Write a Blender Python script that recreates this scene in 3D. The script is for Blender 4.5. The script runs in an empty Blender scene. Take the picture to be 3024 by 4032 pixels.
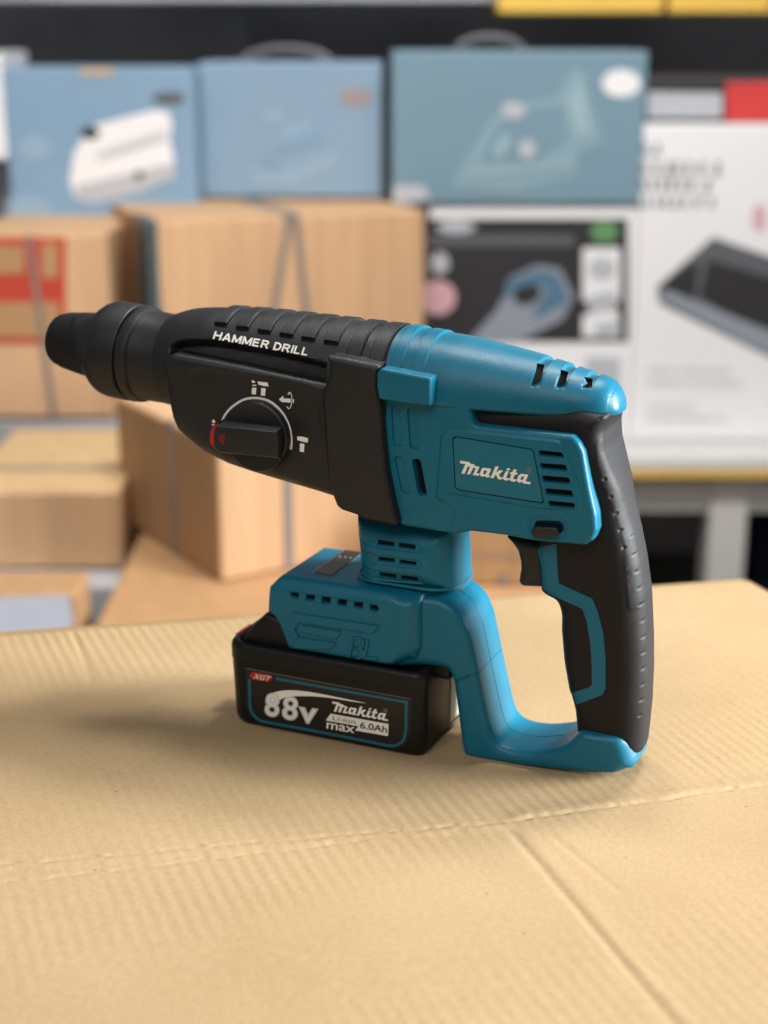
import bpy, bmesh, math, random
import numpy as np
from mathutils import Vector, Matrix
from mathutils.geometry import delaunay_2d_cdt

S = bpy.context.scene
COL = S.collection
random.seed(4); rng = np.random.default_rng(4)
rad = math.radians

# ------------------------------------------------------------------ camera
FPX, PITCH, YAW, CAMH = 6100.0, rad(17.0), rad(23.8), 0.36
cam_d = bpy.data.cameras.new('camera'); cam = bpy.data.objects.new('camera', cam_d); COL.objects.link(cam)
cam.location = (0, 0, CAMH); cam.rotation_euler = (rad(90) - PITCH, 0, 0)
cam_d.sensor_fit = 'VERTICAL'; cam_d.sensor_height = 36.0; cam_d.sensor_width = 27.0
cam_d.lens = 36.0 * FPX / 4032.0
cam_d.clip_start = 0.01; cam_d.clip_end = 60
cam_d.dof.use_dof = True; cam_d.dof.focus_distance = 0.768; cam_d.dof.aperture_fstop = 5.2; cam_d.dof.aperture_blades = 0
S.camera = cam

# ------------------------------------------------------------------ world, lamps, exposure
W = bpy.data.worlds.new('World'); S.world = W; W.use_nodes = True
bg = W.node_tree.nodes['Background']; bg.inputs[0].default_value = (0.92, 0.95, 1.0, 1); bg.inputs[1].default_value = 0.19

def area_lamp(name, loc, target, sx, sy, watts, color=(1, 1, 1), spread=180):
    d = bpy.data.lights.new(name, 'AREA'); d.shape = 'RECTANGLE'; d.size = sx; d.size_y = sy
    d.energy = watts; d.color = color; d.spread = rad(spread)
    o = bpy.data.objects.new(name, d); COL.objects.link(o); o.location = loc
    o.rotation_euler = (Vector(target) - Vector(loc)).to_track_quat('-Z', 'Y').to_euler()
    return o
area_lamp('ceiling_lamp_right', (0.52, 1.37, 1.75), (0.02, 0.76, 0.05), 0.26, 0.26, 19.5, (1.0, 0.97, 0.93))
area_lamp('ceiling_lamp_back', (-0.08, 1.22, 1.75), (0.02, 0.76, 0.05), 0.24, 0.24, 13, (1.0, 0.97, 0.93))
area_lamp('doorway_light', (1.7, 0.70, 0.46), (0.05, 0.70, 0.12), 0.8, 0.7, 29, (0.95, 0.98, 1.0), 85)
area_lamp('front_fill', (-0.5, -0.7, 1.7), (0.0, 0.8, 0.1), 1.4, 1.0, 18, (1.0, 0.96, 0.90))  # unseen fill added to lift the table and the drill's near side
area_lamp('shelf_fill', (0.15, 1.35, 1.6), (0.15, 2.7, 0.0), 2.4, 0.3, 18.5, (1.0, 0.97, 0.94), 125)  # unseen one-sided fill added to light the stacked boxes, turned away from the drill
S.view_settings.view_transform = 'Standard'; S.view_settings.look = 'None'
S.view_settings.exposure = 0.06; S.view_settings.gamma = 1.0
S.view_settings.use_curve_mapping = False
S.render.engine = 'CYCLES'
S.cycles.use_denoising = True
S.cycles.max_bounces = 8

# ------------------------------------------------------------------ measuring helpers (sizes were read off the photograph)
cp, sp = math.cos(PITCH), math.sin(PITCH)
CAM = np.array([0, 0, CAMH]); FW = np.array([0, cp, -sp]); RT = np.array([1., 0, 0]); UP = np.array([0, sp, cp])
EX = np.array([math.cos(YAW), -math.sin(YAW), 0]); EY = np.array([math.sin(YAW), math.cos(YAW), 0])
def ray(px, py): return FW + RT * (px - 1512) / FPX - UP * (py - 2016) / FPX
def ground(px, py, z=0.0):
    r = ray(px, py); return CAM + r * ((z - CAMH) / r[2])
ORG = ground(1640, 2985) + EY * 0.035            # foot of the drill: its own frame is x along, y into, z up, in mm
OE = (ORG - CAM) @ EY
ZO = {'1': (150, 1150, .4822), '2': (650, 1150, .6028), '3': (1400, 1200, .7233), '4': (850, 2000, .6932), '5': (1700, 1900, .6028),
      'b': (960, 2600, .4099), 'd': (800, 1480, .2652), 'l': (1780, 1780, .217), 's': (1180, 2100, .1808), 'c': (1280, 2680, .1567),
      'x': (880, 2380, .1929), 'f': (0, 0, 1.0)}
def px_of(k, pts):
    a, b, s = ZO[k]; p = np.asarray(pts, float)[:, :2]
    return np.stack([a + s * p[:, 0], b + s * p[:, 1]], 1)
def loc(P, h):
    """photo pixels -> drill frame (x, z) mm on the plane h mm in front of the drill's middle plane"""
    P = np.asarray(P, float); h = np.broadcast_to(np.asarray(h, float), (len(P),)) / 1000
    R = FW[None] + RT[None] * ((P[:, :1] - 1512) / FPX) - UP[None] * ((P[:, 1:2] - 2016) / FPX)
    t = (OE - h) / (R @ EY)
    Q = CAM + R * t[:, None] - ORG
    return np.stack([Q @ EX, Q[:, 2]], 1) * 1000
def loc_top(P, z):
    P = np.asarray(P, float); out = []
    for a, b in P:
        q = ground(a, b, z / 1000) - ORG; out.append((q @ EX * 1000, q @ EY * 1000))
    return np.array(out)
def tr(*segs):
    """segs: (crop key, depth, points[(u,v) or (u,v,depth)]) -> outline in mm"""
    out = []
    for k, h, pts in segs:
        hh = [p[2] if len(p) > 2 else h for p in pts]
        out.append(loc(px_of(k, pts), hh))
    return np.concatenate(out)

# ------------------------------------------------------------------ materials
def mat(name, col, rough=.5, spec=.5, bump=0.0, bscale=900.0, var=0.0, vscale=40.0, metal=0.0, coat=0.0, rvar=0.0, stretch=None):
    m = bpy.data.materials.new(name); m.use_nodes = True
    n = m.node_tree.nodes; l = m.node_tree.links; p = n['Principled BSDF']
    p.inputs['Base Color'].default_value = (*col, 1); p.inputs['Roughness'].default_value = rough
    p.inputs['Specular IOR Level'].default_value = spec; p.inputs['Metallic'].default_value = metal
    p.inputs['Coat Weight'].default_value = coat
    tc = n.new('ShaderNodeTexCoord')
    if var or rvar:
        t = n.new('ShaderNodeTexNoise'); t.inputs['Scale'].default_value = vscale; t.inputs['Detail'].default_value = 6
        if stretch:
            mp = n.new('ShaderNodeMapping'); mp.inputs['Scale'].default_value = stretch; l.new(tc.outputs['Object'], mp.inputs[0]); l.new(mp.outputs[0], t.inputs['Vector'])
        else: l.new(tc.outputs['Object'], t.inputs['Vector'])
        if var:
            mr = n.new('ShaderNodeMapRange'); mr.inputs[1].default_value = .3; mr.inputs[2].default_value = .7
            mr.inputs[3].default_value = 1 - var; mr.inputs[4].default_value = 1 + var
            l.new(t.outputs['Fac'], mr.inputs[0])
            mx = n.new('ShaderNodeVectorMath'); mx.operation = 'SCALE'; mx.inputs[0].default_value = col
            l.new(mr.outputs[0], mx.inputs['Scale']); l.new(mx.outputs[0], p.inputs['Base Color'])
        if rvar:
            mr = n.new('ShaderNodeMapRange'); mr.inputs[1].default_value = .3; mr.inputs[2].default_value = .7
            mr.inputs[3].default_value = rough - rvar; mr.inputs[4].default_value = rough + rvar
            l.new(t.outputs['Fac'], mr.inputs[0]); l.new(mr.outputs[0], p.inputs['Roughness'])
    if bump:
        t = n.new('ShaderNodeTexNoise'); t.inputs['Scale'].default_value = bscale; t.inputs['Detail'].default_value = 3
        l.new(tc.outputs['Object'], t.inputs['Vector'])
        b = n.new('ShaderNodeBump'); b.inputs['Strength'].default_value = bump; b.inputs['Distance'].default_value = 0.0006
        l.new(t.outputs['Fac'], b.inputs['Height']); l.new(b.outputs[0], p.inputs['Normal'])
    return m
M = {}
M['blue'] = mat('blue_plastic', (.004, .122, .196), .37, .28, .22, 1300, .05, 60, rvar=.04)
M['black'] = mat('black_plastic', (.0085, .0092, .0108), .46, .45, .28, 1200, .15, 50, rvar=.08)
M['batt'] = mat('battery_plastic', (.005, .005, .0055), .45, .28, .12, 1500, .1, 50, rvar=.05)
M['rubber'] = mat('grip_rubber', (.0066, .0060, .0070), .58, .28, .10, 1600, .1, 40, rvar=.05)
M['dark'] = mat('slot_shade_and_print', (.003, .0035, .004), .8, .2)  # shade inside slots painted in; also dark print and plate backing
M['white'] = mat('white_print', (.82, .80, .74), .5, .3, var=.04, vscale=300)
M['teal'] = mat('teal_print', (.006, .12, .18), .45, .4)
M['label'] = mat('label_foil', (.005, .135, .205), .34, .35, var=.05, vscale=80)
M['blacklabel'] = mat('black_label', (.0075, .0075, .008), .33, .45)
M['red'] = mat('red_print', (.42, .018, .018), .45, .4)
M['darkred'] = mat('dark_red_print', (.16, .006, .008), .5, .4)
M['greyprint'] = mat('grey_print', (.20, .19, .18), .5, .3)
M['seam'] = mat('seam_line', (.004, .075, .13), .5, .3)
M['glass'] = mat('display_glass', (.030, .017, .013), .14, .3)
M['steel'] = mat('steel', (.55, .56, .58), .32, .5, metal=1.0)
M['pale'] = mat('pale_panel', (.62, .55, .50), .5, .4, var=.05, vscale=60)
M['foot'] = mat('rubber_foot', (.02, .02, .022), .7, .3)

# ------------------------------------------------------------------ mesh helpers
def empty(name, location, rz=0, label=None, cat=None, group=None):
    o = bpy.data.objects.new(name, None); COL.objects.link(o); o.location = location; o.rotation_euler[2] = rz
    o.empty_display_size = .02
    if label: o['label'] = label
    if cat: o['category'] = cat
    if group: o['group'] = group
    return o
def add_mesh(name, V, F, m, parent=None, smooth=True, sharp=38, scale=.001):
    me = bpy.data.meshes.new(name)
    me.from_pydata((np.asarray(V, float) * scale).tolist(), [], [tuple(int(i) for i in f) for f in F])
    bm = bmesh.new(); bm.from_mesh(me); bmesh.ops.recalc_face_normals(bm, faces=bm.faces); bm.to_mesh(me); bm.free()
    if smooth:
        me.polygons.foreach_set('use_smooth', [True] * len(me.polygons))
        if sharp: me.set_sharp_from_angle(angle=rad(sharp))
    me.materials.append(m)
    o = bpy.data.objects.new(name, me); COL.objects.link(o)
    if parent: o.parent = parent
    return o
def join(parts):
    V = []; F = []; n = 0
    for v, f in parts:
        V.append(np.asarray(v, float)); F += [tuple(i + n for i in q) for q in f]; n += len(v)
    return np.concatenate(V), F
def area2(p): x, y = p[:, 0], p[:, 1]; return float(np.sum(x * np.roll(y, -1) - np.roll(x, -1) * y))
def ccw(p): p = np.asarray(p, float); return p if area2(p) > 0 else p[::-1].copy()
def fillet(p, r, n=5):
    p = np.asarray(p, float); N = len(p); rr = np.broadcast_to(np.asarray(r, float), (N,)); out = []
    for i in range(N):
        a, b, c = p[i - 1], p[i], p[(i + 1) % N]
        u, v = a - b, c - b; lu, lv = np.linalg.norm(u), np.linalg.norm(v)
        if lu < 1e-6 or lv < 1e-6: continue
        u /= lu; v /= lv; ang = math.acos(np.clip(u @ v, -1, 1))
        if rr[i] <= 0 or ang > math.pi - .05: out.append(b); continue
        t = min(rr[i] / math.tan(ang / 2), .45 * lu, .45 * lv)
        p0, p2 = b + u * t, b + v * t
        for s in np.linspace(0, 1, n): out.append((1 - s) ** 2 * p0 + 2 * s * (1 - s) * b + s * s * p2)
    return np.array(out)
def resample(p, step):
    out = []
    for i in range(len(p)):
        a, b = p[i], p[(i + 1) % len(p)]; k = max(1, int(math.ceil(np.linalg.norm(b - a) / step)))
        for j in range(k): out.append(a + (b - a) * j / k)
    return np.array(out)
def sdf(P, poly):
    """signed distance, positive inside"""
    P = np.asarray(P, float); A = poly; B = np.roll(poly, -1, 0); out = np.empty(len(P))
    for s in range(0, len(P), 20000):
        Q = P[s:s + 20000]
        e = B - A; w = Q[:, None] - A[None]
        t = np.clip((w * e[None]).sum(2) / np.maximum((e * e).sum(1), 1e-12)[None], 0, 1)
        d2 = ((w - e[None] * t[..., None]) ** 2).sum(2).min(1)
        c = (A[None, :, 1] <= Q[:, 1:2]) != (B[None, :, 1] <= Q[:, 1:2])
        with np.errstate(divide='ignore', invalid='ignore'):
            xi = A[None, :, 0] + (Q[:, 1:2] - A[None, :, 1]) * (e[None, :, 0]) / e[None, :, 1]
        ins = ((c & (Q[:, :1] < xi)).sum(1) % 2) == 1
        out[s:s + 20000] = np.where(ins, 1, -1) * np.sqrt(d2)
    return out
def smooth01(t): t = np.clip(t, 0, 1); return t * t * (3 - 2 * t)

class Pillow:
    """a rounded slab, symmetric about the middle plane, whose near face is h(x, z) mm in front of it"""
    def __init__(s, outline, w, r, feats=(), slopes=(), wfun=None, dimples=()):
        s.poly = ccw(outline); s.w = w; s.r = r; s.feats = [(ccw(p), d, e) for p, d, e in feats]
        s.slopes = slopes; s.wfun = wfun; s.dimples = dimples
    def h(s, P, feats=True, far=False):
        P = np.asarray(P, float); d = sdf(P, s.poly)
        w = s.wfun(P) if s.wfun else s.w
        r = s.r(P) if callable(s.r) else s.r
        t = np.clip(d, 0, r); y = w - r + np.sqrt(np.maximum(r * r - (r - t) ** 2, 0))
        for a, b, k in s.slopes:                     # beyond the line a->b (left side) the face falls off
            a = np.asarray(a); b = np.asarray(b); u = (b - a) / np.linalg.norm(b - a); n = np.array([-u[1], u[0]])
            y = y - k * np.maximum(0, (P - a) @ n)
        if feats:
            for p, dep, e in s.feats:
                lo, hi = p.min(0) - e, p.max(0) + e
                m = np.all((P > lo) & (P < hi), 1)
                if m.any(): y = y + 0; y[m] += dep * smooth01((sdf(P[m], p) + e / 2) / e)
            for c, rr, dep in s.dimples:
                q = np.hypot(*(P - np.asarray(c)).T); m = q < rr * 1.4
                if m.any(): y = y + 0; y[m] -= dep * (1 - smooth01(q[m] / (rr * 1.35)))
        return y
    def mesh(s, grid=1.2, bstep=.9, rings=7):
        B = resample(s.poly, bstep); A0 = np.roll(B, 1, 0); A1 = np.roll(B, -1, 0); T = A1 - A0
        T /= np.maximum(np.linalg.norm(T, axis=1), 1e-9)[:, None]; N = np.stack([-T[:, 1], T[:, 0]], 1)
        rb = s.r(B) if callable(s.r) else np.full(len(B), float(s.r))
        pts = []
        for k in range(1, rings + 1):
            dk = rb * (1 - math.cos(k * math.pi / 2 / rings)); q = B + N * dk[:, None]
            if k >= 4: q, dq = q[k % 2::2], dk[k % 2::2]
            else: dq = dk
            ok = sdf(q, s.poly) >= dq - .03; pts.append(q[ok])
        nr = len(pts)
        lo, hi = s.poly.min(0), s.poly.max(0); gx, gz = np.meshgrid(np.arange(lo[0], hi[0], grid), np.arange(lo[1], hi[1], grid * .87))
        gx = gx + (np.arange(gx.shape[0]) % 2)[:, None] * grid * .5
        G = np.stack([gx.ravel(), gz.ravel()], 1); dG = sdf(G, s.poly)
        rG = s.r(G) if callable(s.r) else s.r
        G = G[dG > rG + grid * .4]
        for p, dep, e in s.feats:
            G = G[np.abs(sdf(G, p)) > grid * .55] if len(G) else G
            q = resample(p, min(.7, grid)); t = np.roll(q, -1, 0) - np.roll(q, 1, 0); t /= np.maximum(np.linalg.norm(t, axis=1), 1e-9)[:, None]
            n = np.stack([-t[:, 1], t[:, 0]], 1)
            for sg in (-.5, .5):
                qq = q + n * e * sg; ok = (np.abs(sdf(qq, p)) > e * .45) & (sdf(qq, s.poly) > .1); pts.append(qq[ok])
        for c, rr, dep in s.dimples:
            c = np.asarray(c)
            for f in (.0, .25, .5, .75, 1.0, 1.2, 1.4):
                a = np.linspace(0, 2 * math.pi, 1 if f == 0 else 15)[:-1] if f else np.array([0.])
                q = c + f * rr * np.stack([np.cos(a), np.sin(a)], 1); pts.append(q[sdf(q, s.poly) > .15])
            G = G[np.hypot(*(G - c).T) > rr * 1.55]; pts[:nr] = [x[np.hypot(*(x - c).T) > rr * 1.5] for x in pts[:nr]]
        P = np.concatenate([B, G] + pts); nb = len(B)
        key = np.round(P / .02).astype(int); _, idx = np.unique(key, axis=0, return_index=True); idx = np.sort(idx)
        idx = np.concatenate([np.arange(nb), idx[idx >= nb]]); P = P[idx]
        vs, es, fs, *_ = delaunay_2d_cdt([Vector(p) for p in P], [(i, (i + 1) % nb) for i in range(nb)], [], 1, 1e-4)
        V2 = np.array([tuple(v) for v in vs]); y = s.h(V2); yb = s.h(V2, feats=False)
        cnt = {}
        for f in fs:
            for i in range(3):
                a, b = f[i], f[(i + 1) % 3]; k = (min(a, b), max(a, b)); cnt.setdefault(k, []).append((a, b))
        bd = [v[0] for v in cnt.values() if len(v) == 1]
        n = len(V2)
        V = np.concatenate([np.stack([V2[:, 0], -y, V2[:, 1]], 1), np.stack([V2[:, 0], yb, V2[:, 1]], 1)])
        F = [tuple(f) for f in fs] + [tuple(i + n for i in f[::-1]) for f in fs] + [(b, a, a + n, b + n) for a, b in bd]
        return V, F
    def build(s, name, m, parent, sharp=38, **k):
        V, F = s.mesh(**k); return add_mesh(name, V, F, m, parent, sharp=sharp)

class Func:
    def __init__(s, f): s.f = f
    def h(s, P, feats=True): return s.f(np.asarray(P, float))
class Plane:
    def __init__(s, w): s.w = w
    def h(s, P, feats=True): return np.full(len(P), float(s.w))

def lift(P, surf, up=.12, feats=True, it=6):
    """photo pixels -> points lying on the near face of a surface"""
    h = np.full(len(P), 25.0)
    for _ in range(it):
        q = loc(P, h + up); h = surf.h(q, feats)
    q = loc(P, h + up); return np.stack([q[:, 0], -(h + up), q[:, 1]], 1)

def tri_poly(outer, holes=(), fine=0):
    rings = [ccw(outer)] + [ccw(x) for x in holes]
    if fine: rings = [resample(x, fine) for x in rings]
    pts = np.concatenate(rings); E = []; n = 0
    for x in rings:
        E += [(n + i, n + (i + 1) % len(x)) for i in range(len(x))]; n += len(x)
    extra = np.zeros((0, 2))
    if fine:
        lo, hi = rings[0].min(0), rings[0].max(0); gx, gy = np.meshgrid(np.arange(lo[0], hi[0], fine * 1.5), np.arange(lo[1], hi[1], fine * 1.5))
        G = np.stack([gx.ravel(), gy.ravel()], 1); k = sdf(G, rings[0]) > fine * .6
        for x in rings[1:]: k &= sdf(G, x) < -fine * .6
        extra = G[k]
    vs, es, fs, *_ = delaunay_2d_cdt([Vector(p) for p in np.concatenate([pts, extra])], E, [], 1, 1e-5)
    V = np.array([tuple(v) for v in vs]); F = []
    for f in fs:
        c = V[list(f)].mean(0)[None]
        if all(sdf(c, x)[0] < 0 for x in rings[1:]): F.append(tuple(f))
    return V, F
def decal(name, polys, surf, m, parent, up=.12, fine=0, key='f', depth=0.0):
    """flat print (or raised plate if depth>0) cut to outlines traced in the photo, lying on a face; polys: [(outer, holes)]"""
    parts = []
    for pl in polys:
        o, hs = pl if isinstance(pl, tuple) else (pl, ())
        V, F = tri_poly(px_of(key, o), [px_of(key, x) for x in hs], fine)
        q = lift(V, surf, up)
        if depth:
            cnt = {}
            for f in F:
                for i in range(3):
                    a, b = f[i], f[(i + 1) % 3]; cnt.setdefault((min(a, b), max(a, b)), []).append((a, b))
            bd = [v[0] for v in cnt.values() if len(v) == 1]; n = len(q)
            q2 = q + np.array([0, depth, 0]); q = np.concatenate([q, q2])
            F = list(F) + [(b, a, a + n, b + n) for a, b in bd]
        parts.append((q, F))
    V, F = join(parts); return add_mesh(name, V, F, m, parent, smooth=bool(fine), sharp=30)
def stroke(pts, wd, closed=False):
    """a ribbon polygon (outer ring) round a polyline"""
    p = np.asarray(pts, float); t = np.gradient(p, axis=0); t /= np.linalg.norm(t, axis=1)[:, None]; n = np.stack([-t[:, 1], t[:, 0]], 1)
    w = np.broadcast_to(np.asarray(wd, float), (len(p),))[:, None] / 2
    return np.concatenate([p + n * w, (p - n * w)[::-1]])
def curve_pts(pts, n=8):
    p = np.asarray(pts, float); q = np.vstack([2 * p[0] - p[1], p, 2 * p[-1] - p[-2]]); out = []
    for i in range(1, len(q) - 2):
        for t in np.linspace(0, 1, n, endpoint=False):
            a, b, c, d = q[i - 1:i + 3]
            out.append(.5 * (2 * b + (c - a) * t + (2 * a - 5 * b + 4 * c - d) * t * t + (3 * b - a - 3 * c + d) * t ** 3))
    out.append(p[-1]); return np.array(out)
def text_mesh(body, offset=0.0, shear=0.0, spacing=1.0):
    c = bpy.data.curves.new('tmp', 'FONT'); c.body = body; c.offset = offset; c.shear = shear; c.space_character = spacing; c.resolution_u = 5
    o = bpy.data.objects.new('tmp', c); COL.objects.link(o); dg = bpy.context.evaluated_depsgraph_get()
    me = bpy.data.meshes.new_from_object(o.evaluated_get(dg))
    V = np.array([v.co[:2] for v in me.vertices]); F = [tuple(p.vertices) for p in me.polygons]
    bpy.data.objects.remove(o); bpy.data.meshes.remove(me); bpy.data.curves.remove(c)
    return V, F
def lettering(name, body, surf, m, parent, key, p0, p1, up_vec, offset=.0, shear=0.0, spacing=1.0, up=.12, ref=None):
    """text whose left baseline sits at p0, right baseline at p1 and whose cap height is up_vec (crop coordinates)"""
    V, F = text_mesh(body, offset, shear, spacing)
    R, _ = text_mesh(ref or body, 0, 0, spacing)
    H, _ = text_mesh('H', 0, 0); ch = H[:, 1].max()
    x0, x1 = R[:, 0].min(), R[:, 0].max()
    p0, p1, u = (np.asarray(q, float) for q in (p0, p1, up_vec))
    P = p0 + (p1 - p0) * ((V[:, :1] - x0) / (x1 - x0)) + u * (V[:, 1:2] / ch)
    q = lift(px_of(key, P), surf, up)
    return add_mesh(name, q, F, m, parent, smooth=False)
STROKES = {'H': [[(0, 0), (0, 1)], [(.72, 0), (.72, 1)], [(0, .52), (.72, .52)]], 'A': [[(0, 0), (.40, 1)], [(.80, 0), (.40, 1)], [(.16, .30), (.64, .30)]],
           'M': [[(0, 0), (0, 1)], [(.86, 0), (.86, 1)], [(0, .97), (.43, .12)], [(.86, .97), (.43, .12)]], 'E': [[(0, 0), (0, 1)], [(0, .91), (.64, .91)], [(0, .52), (.58, .52)], [(0, .09), (.66, .09)]],
           'R': [[(0, 0), (0, 1)], [(0, .91), (.45, .91), (.63, .84), (.63, .60), (.45, .50), (0, .50)], [(.36, .5), (.72, 0)]], 'D': [[(0, 0), (0, 1)], [(0, .91), (.36, .91), (.60, .78), (.68, .5), (.60, .22), (.36, .09), (0, .09)]],
           'I': [[(0, 0), (0, 1)]], 'L': [[(0, 0), (0, 1)], [(0, .09), (.58, .09)]]}
def block_letters(name, body, surf, m, parent, key, p0, p1, up_vec, wd=.2, gap=.30, up=.3):
    x = 0; items = []
    for ch in body:
        if ch == ' ': x += .42; continue
        w = max(q[0] for s in STROKES[ch] for q in s); items += [(np.array(s, float) + np.array([x, 0])) for s in STROKES[ch]]; x += w + gap
    x -= gap; p0, p1, u = (np.asarray(q, float) for q in (p0, p1, up_vec)); parts = []
    for i, s in enumerate(items):
        s = s.copy(); s[:, 1] = np.clip(s[:, 1], 0, 1); r = stroke(s, wd)
        P = p0 + (p1 - p0) * (r[:, :1] / x) + u * r[:, 1:2]; V, F = tri_poly(px_of(key, P)); parts.append((lift(V, surf, up + .012 * (i % 5)), F))
    V, F = join(parts); return add_mesh(name, V, F, m, parent, smooth=False)
def revolve(prof, base, axis, n=72):
    a = np.array(axis, float); a /= np.linalg.norm(a); e1 = np.array([0, 1., 0]); e2 = np.cross(a, e1)
    V = []; F = []
    for t, r in prof:
        for j in range(n):
            f = 2 * math.pi * j / n; V.append(np.asarray(base) + a * t + r * (e1 * math.cos(f) + e2 * math.sin(f)))
    for i in range(len(prof) - 1):
        for j in range(n): F.append((i * n + j, i * n + (j + 1) % n, (i + 1) * n + (j + 1) % n, (i + 1) * n + j))
    F.append(tuple(range(n))[::-1]); F.append(tuple(range((len(prof) - 1) * n, len(prof) * n)))
    return np.array(V), F
def loft(secs):
    n = len(secs[0]); V = np.concatenate(secs); F = []
    for i in range(len(secs) - 1):
        for j in range(n): F.append((i * n + j, i * n + (j + 1) % n, (i + 1) * n + (j + 1) % n, (i + 1) * n + j))
    F.append(tuple(range(n))[::-1]); F.append(tuple(range((len(secs) - 1) * n, len(secs) * n)))
    return V, F
def tube(path, r, n=8):
    p = np.asarray(path, float); V = []; F = []
    for i in range(len(p)):
        t = p[min(i + 1, len(p) - 1)] - p[max(i - 1, 0)]; t /= np.linalg.norm(t)
        a = np.cross(t, [0, 0, 1.] if abs(t[2]) < .9 else [1., 0, 0]); a /= np.linalg.norm(a); b = np.cross(t, a)
        for j in range(n): f = 2 * math.pi * j / n; V.append(p[i] + r * (a * math.cos(f) + b * math.sin(f)))
    for i in range(len(p) - 1):
        for j in range(n): F.append((i * n + j, i * n + (j + 1) % n, (i + 1) * n + (j + 1) % n, (i + 1) * n + j))
    F.append(tuple(range(n))[::-1]); F.append(tuple(range((len(p) - 1) * n, len(p) * n)))
    return np.array(V), F

# ================================================================== the cardboard the drill stands on
def table_mat():
    m = bpy.data.materials.new('corrugated_board'); m.use_nodes = True; n = m.node_tree.nodes; l = m.node_tree.links; p = n['Principled BSDF']
    p.inputs['Roughness'].default_value = .72; p.inputs['Specular IOR Level'].default_value = .25
    tc = n.new('ShaderNodeTexCoord')
    def noise(sc, det=4, rough=.55, vec=None):
        t = n.new('ShaderNodeTexNoise'); t.inputs['Scale'].default_value = sc; t.inputs['Detail'].default_value = det; t.inputs['Roughness'].default_value = rough
        l.new(vec or tc.outputs['Object'], t.inputs['Vector']); return t
    a = noise(9, 5); b = noise(420, 5, .7); c = noise(160, 2)
    r = n.new('ShaderNodeValToRGB'); r.color_ramp.elements[0].position = .3; r.color_ramp.elements[1].position = .7
    r.color_ramp.elements[0].color = (0.375, 0.262, 0.137, 1); r.color_ramp.elements[1].color = (0.424, 0.303, 0.168, 1); l.new(a.outputs['Fac'], r.inputs[0])
    mx = n.new('ShaderNodeMixRGB'); mx.blend_type = 'MULTIPLY'; mx.inputs[0].default_value = .35
    r2 = n.new('ShaderNodeValToRGB'); r2.color_ramp.elements[0].position = .32; r2.color_ramp.elements[1].position = .62
    r2.color_ramp.elements[0].color = (.60, .53, .46, 1); r2.color_ramp.elements[1].color = (1, 1, 1, 1); l.new(b.outputs['Fac'], r2.inputs[0])
    l.new(r.outputs[0], mx.inputs[1]); l.new(r2.outputs[0], mx.inputs[2])
    # sparse dark and pale fibres
    s = n.new('ShaderNodeTexVoronoi'); s.inputs['Scale'].default_value = 62; l.new(tc.outputs['Object'], s.inputs['Vector'])
    sm = n.new('ShaderNodeMapRange'); sm.inputs[1].default_value = .035; sm.inputs[2].default_value = .06; sm.inputs[3].default_value = .6; sm.inputs[4].default_value = 0
    l.new(s.outputs['Distance'], sm.inputs[0])
    sc = n.new('ShaderNodeSeparateColor'); l.new(s.outputs['Color'], sc.inputs[0]); gt = n.new('ShaderNodeMath'); gt.operation = 'GREATER_THAN'; gt.inputs[1].default_value = .62; l.new(sc.outputs[0], gt.inputs[0])
    mu = n.new('ShaderNodeMath'); mu.operation = 'MULTIPLY'; l.new(sm.outputs[0], mu.inputs[0]); l.new(gt.outputs[0], mu.inputs[1])
    m2 = n.new('ShaderNodeMixRGB'); l.new(mu.outputs[0], m2.inputs[0]); l.new(mx.outputs[0], m2.inputs[1]); m2.inputs[2].default_value = (.16, .10, .05, 1)
    l.new(m2.outputs[0], p.inputs['Base Color'])
    bu = n.new('ShaderNodeBump'); bu.inputs['Strength'].default_value = .3; bu.inputs['Distance'].default_value = .0004
    l.new(b.outputs['Fac'], bu.inputs['Height']); l.new(bu.outputs[0], p.inputs['Normal'])
    return m
Fa, Fb = ground(0, 2478)[:2], ground(2940, 2270)[:2]
u = (Fb - Fa) / np.linalg.norm(Fb - Fa); v = np.array([math.sin(rad(-20.5)), -math.cos(rad(-20.5))]) * np.array([-1, 1])   # along the flutes, towards the camera
Lc = Fb.copy()                                                  # far right corner
us = np.concatenate([np.arange(-1.15, -.66, .01), np.arange(-.66, .0001, .0011)]); us[-1] = 0
vs = np.concatenate([np.arange(0, .50, .00095), np.arange(.50, .90, .01)])
UU, VV = np.meshgrid(us, vs); XY = Lc[None, None] + UU[..., None] * u + VV[..., None] * v
def noise1(x, seed, sc):
    r = np.random.default_rng(seed); k = r.normal(size=400); i = np.floor(x / sc).astype(int); f = smooth01(x / sc - i); return k[i % 400] * (1 - f) + k[(i + 1) % 400] * f
def linedist(P, a, b):
    a, b = np.asarray(a), np.asarray(b); t = (b - a) / np.linalg.norm(b - a); n = np.array([-t[1], t[0]]); return (P - a) @ n, (P - a) @ t
pitch = .0068; flu = UU + .00025 * noise1(VV, 3, .08)
amp = .000105 * (1 + .3 * noise1(UU, 7, .03)) * np.clip(.72 + .4 * noise1(VV + UU * .3, 8, .07), .08, 1.5) * (1 - .4 * smooth01((VV - .22) / .2))
Z = amp * np.sin(2 * math.pi * flu / pitch)
g2 = lambda a, b: (ground(*a)[:2], ground(*b)[:2])
wob = .0007 * noise1(UU, 11, .016) + .0003 * noise1(UU, 12, .004)
def crease(a, b, depth, wd, lo=-9, hi=9, wb=1):
    global Z
    d, t = linedist(XY, *g2(a, b)); d = d + wob * wb; L_ = np.linalg.norm(np.subtract(*g2(a, b)))
    m = smooth01((t / L_ - lo) * 12) * smooth01((hi - t / L_) * 12)
    Z = Z - m * depth * np.exp(-(d / wd) ** 2); return d, t, m
d, t, m = crease((0, 3392), (2000, 3232), .0011, .0011, hi=1.02)
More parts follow.
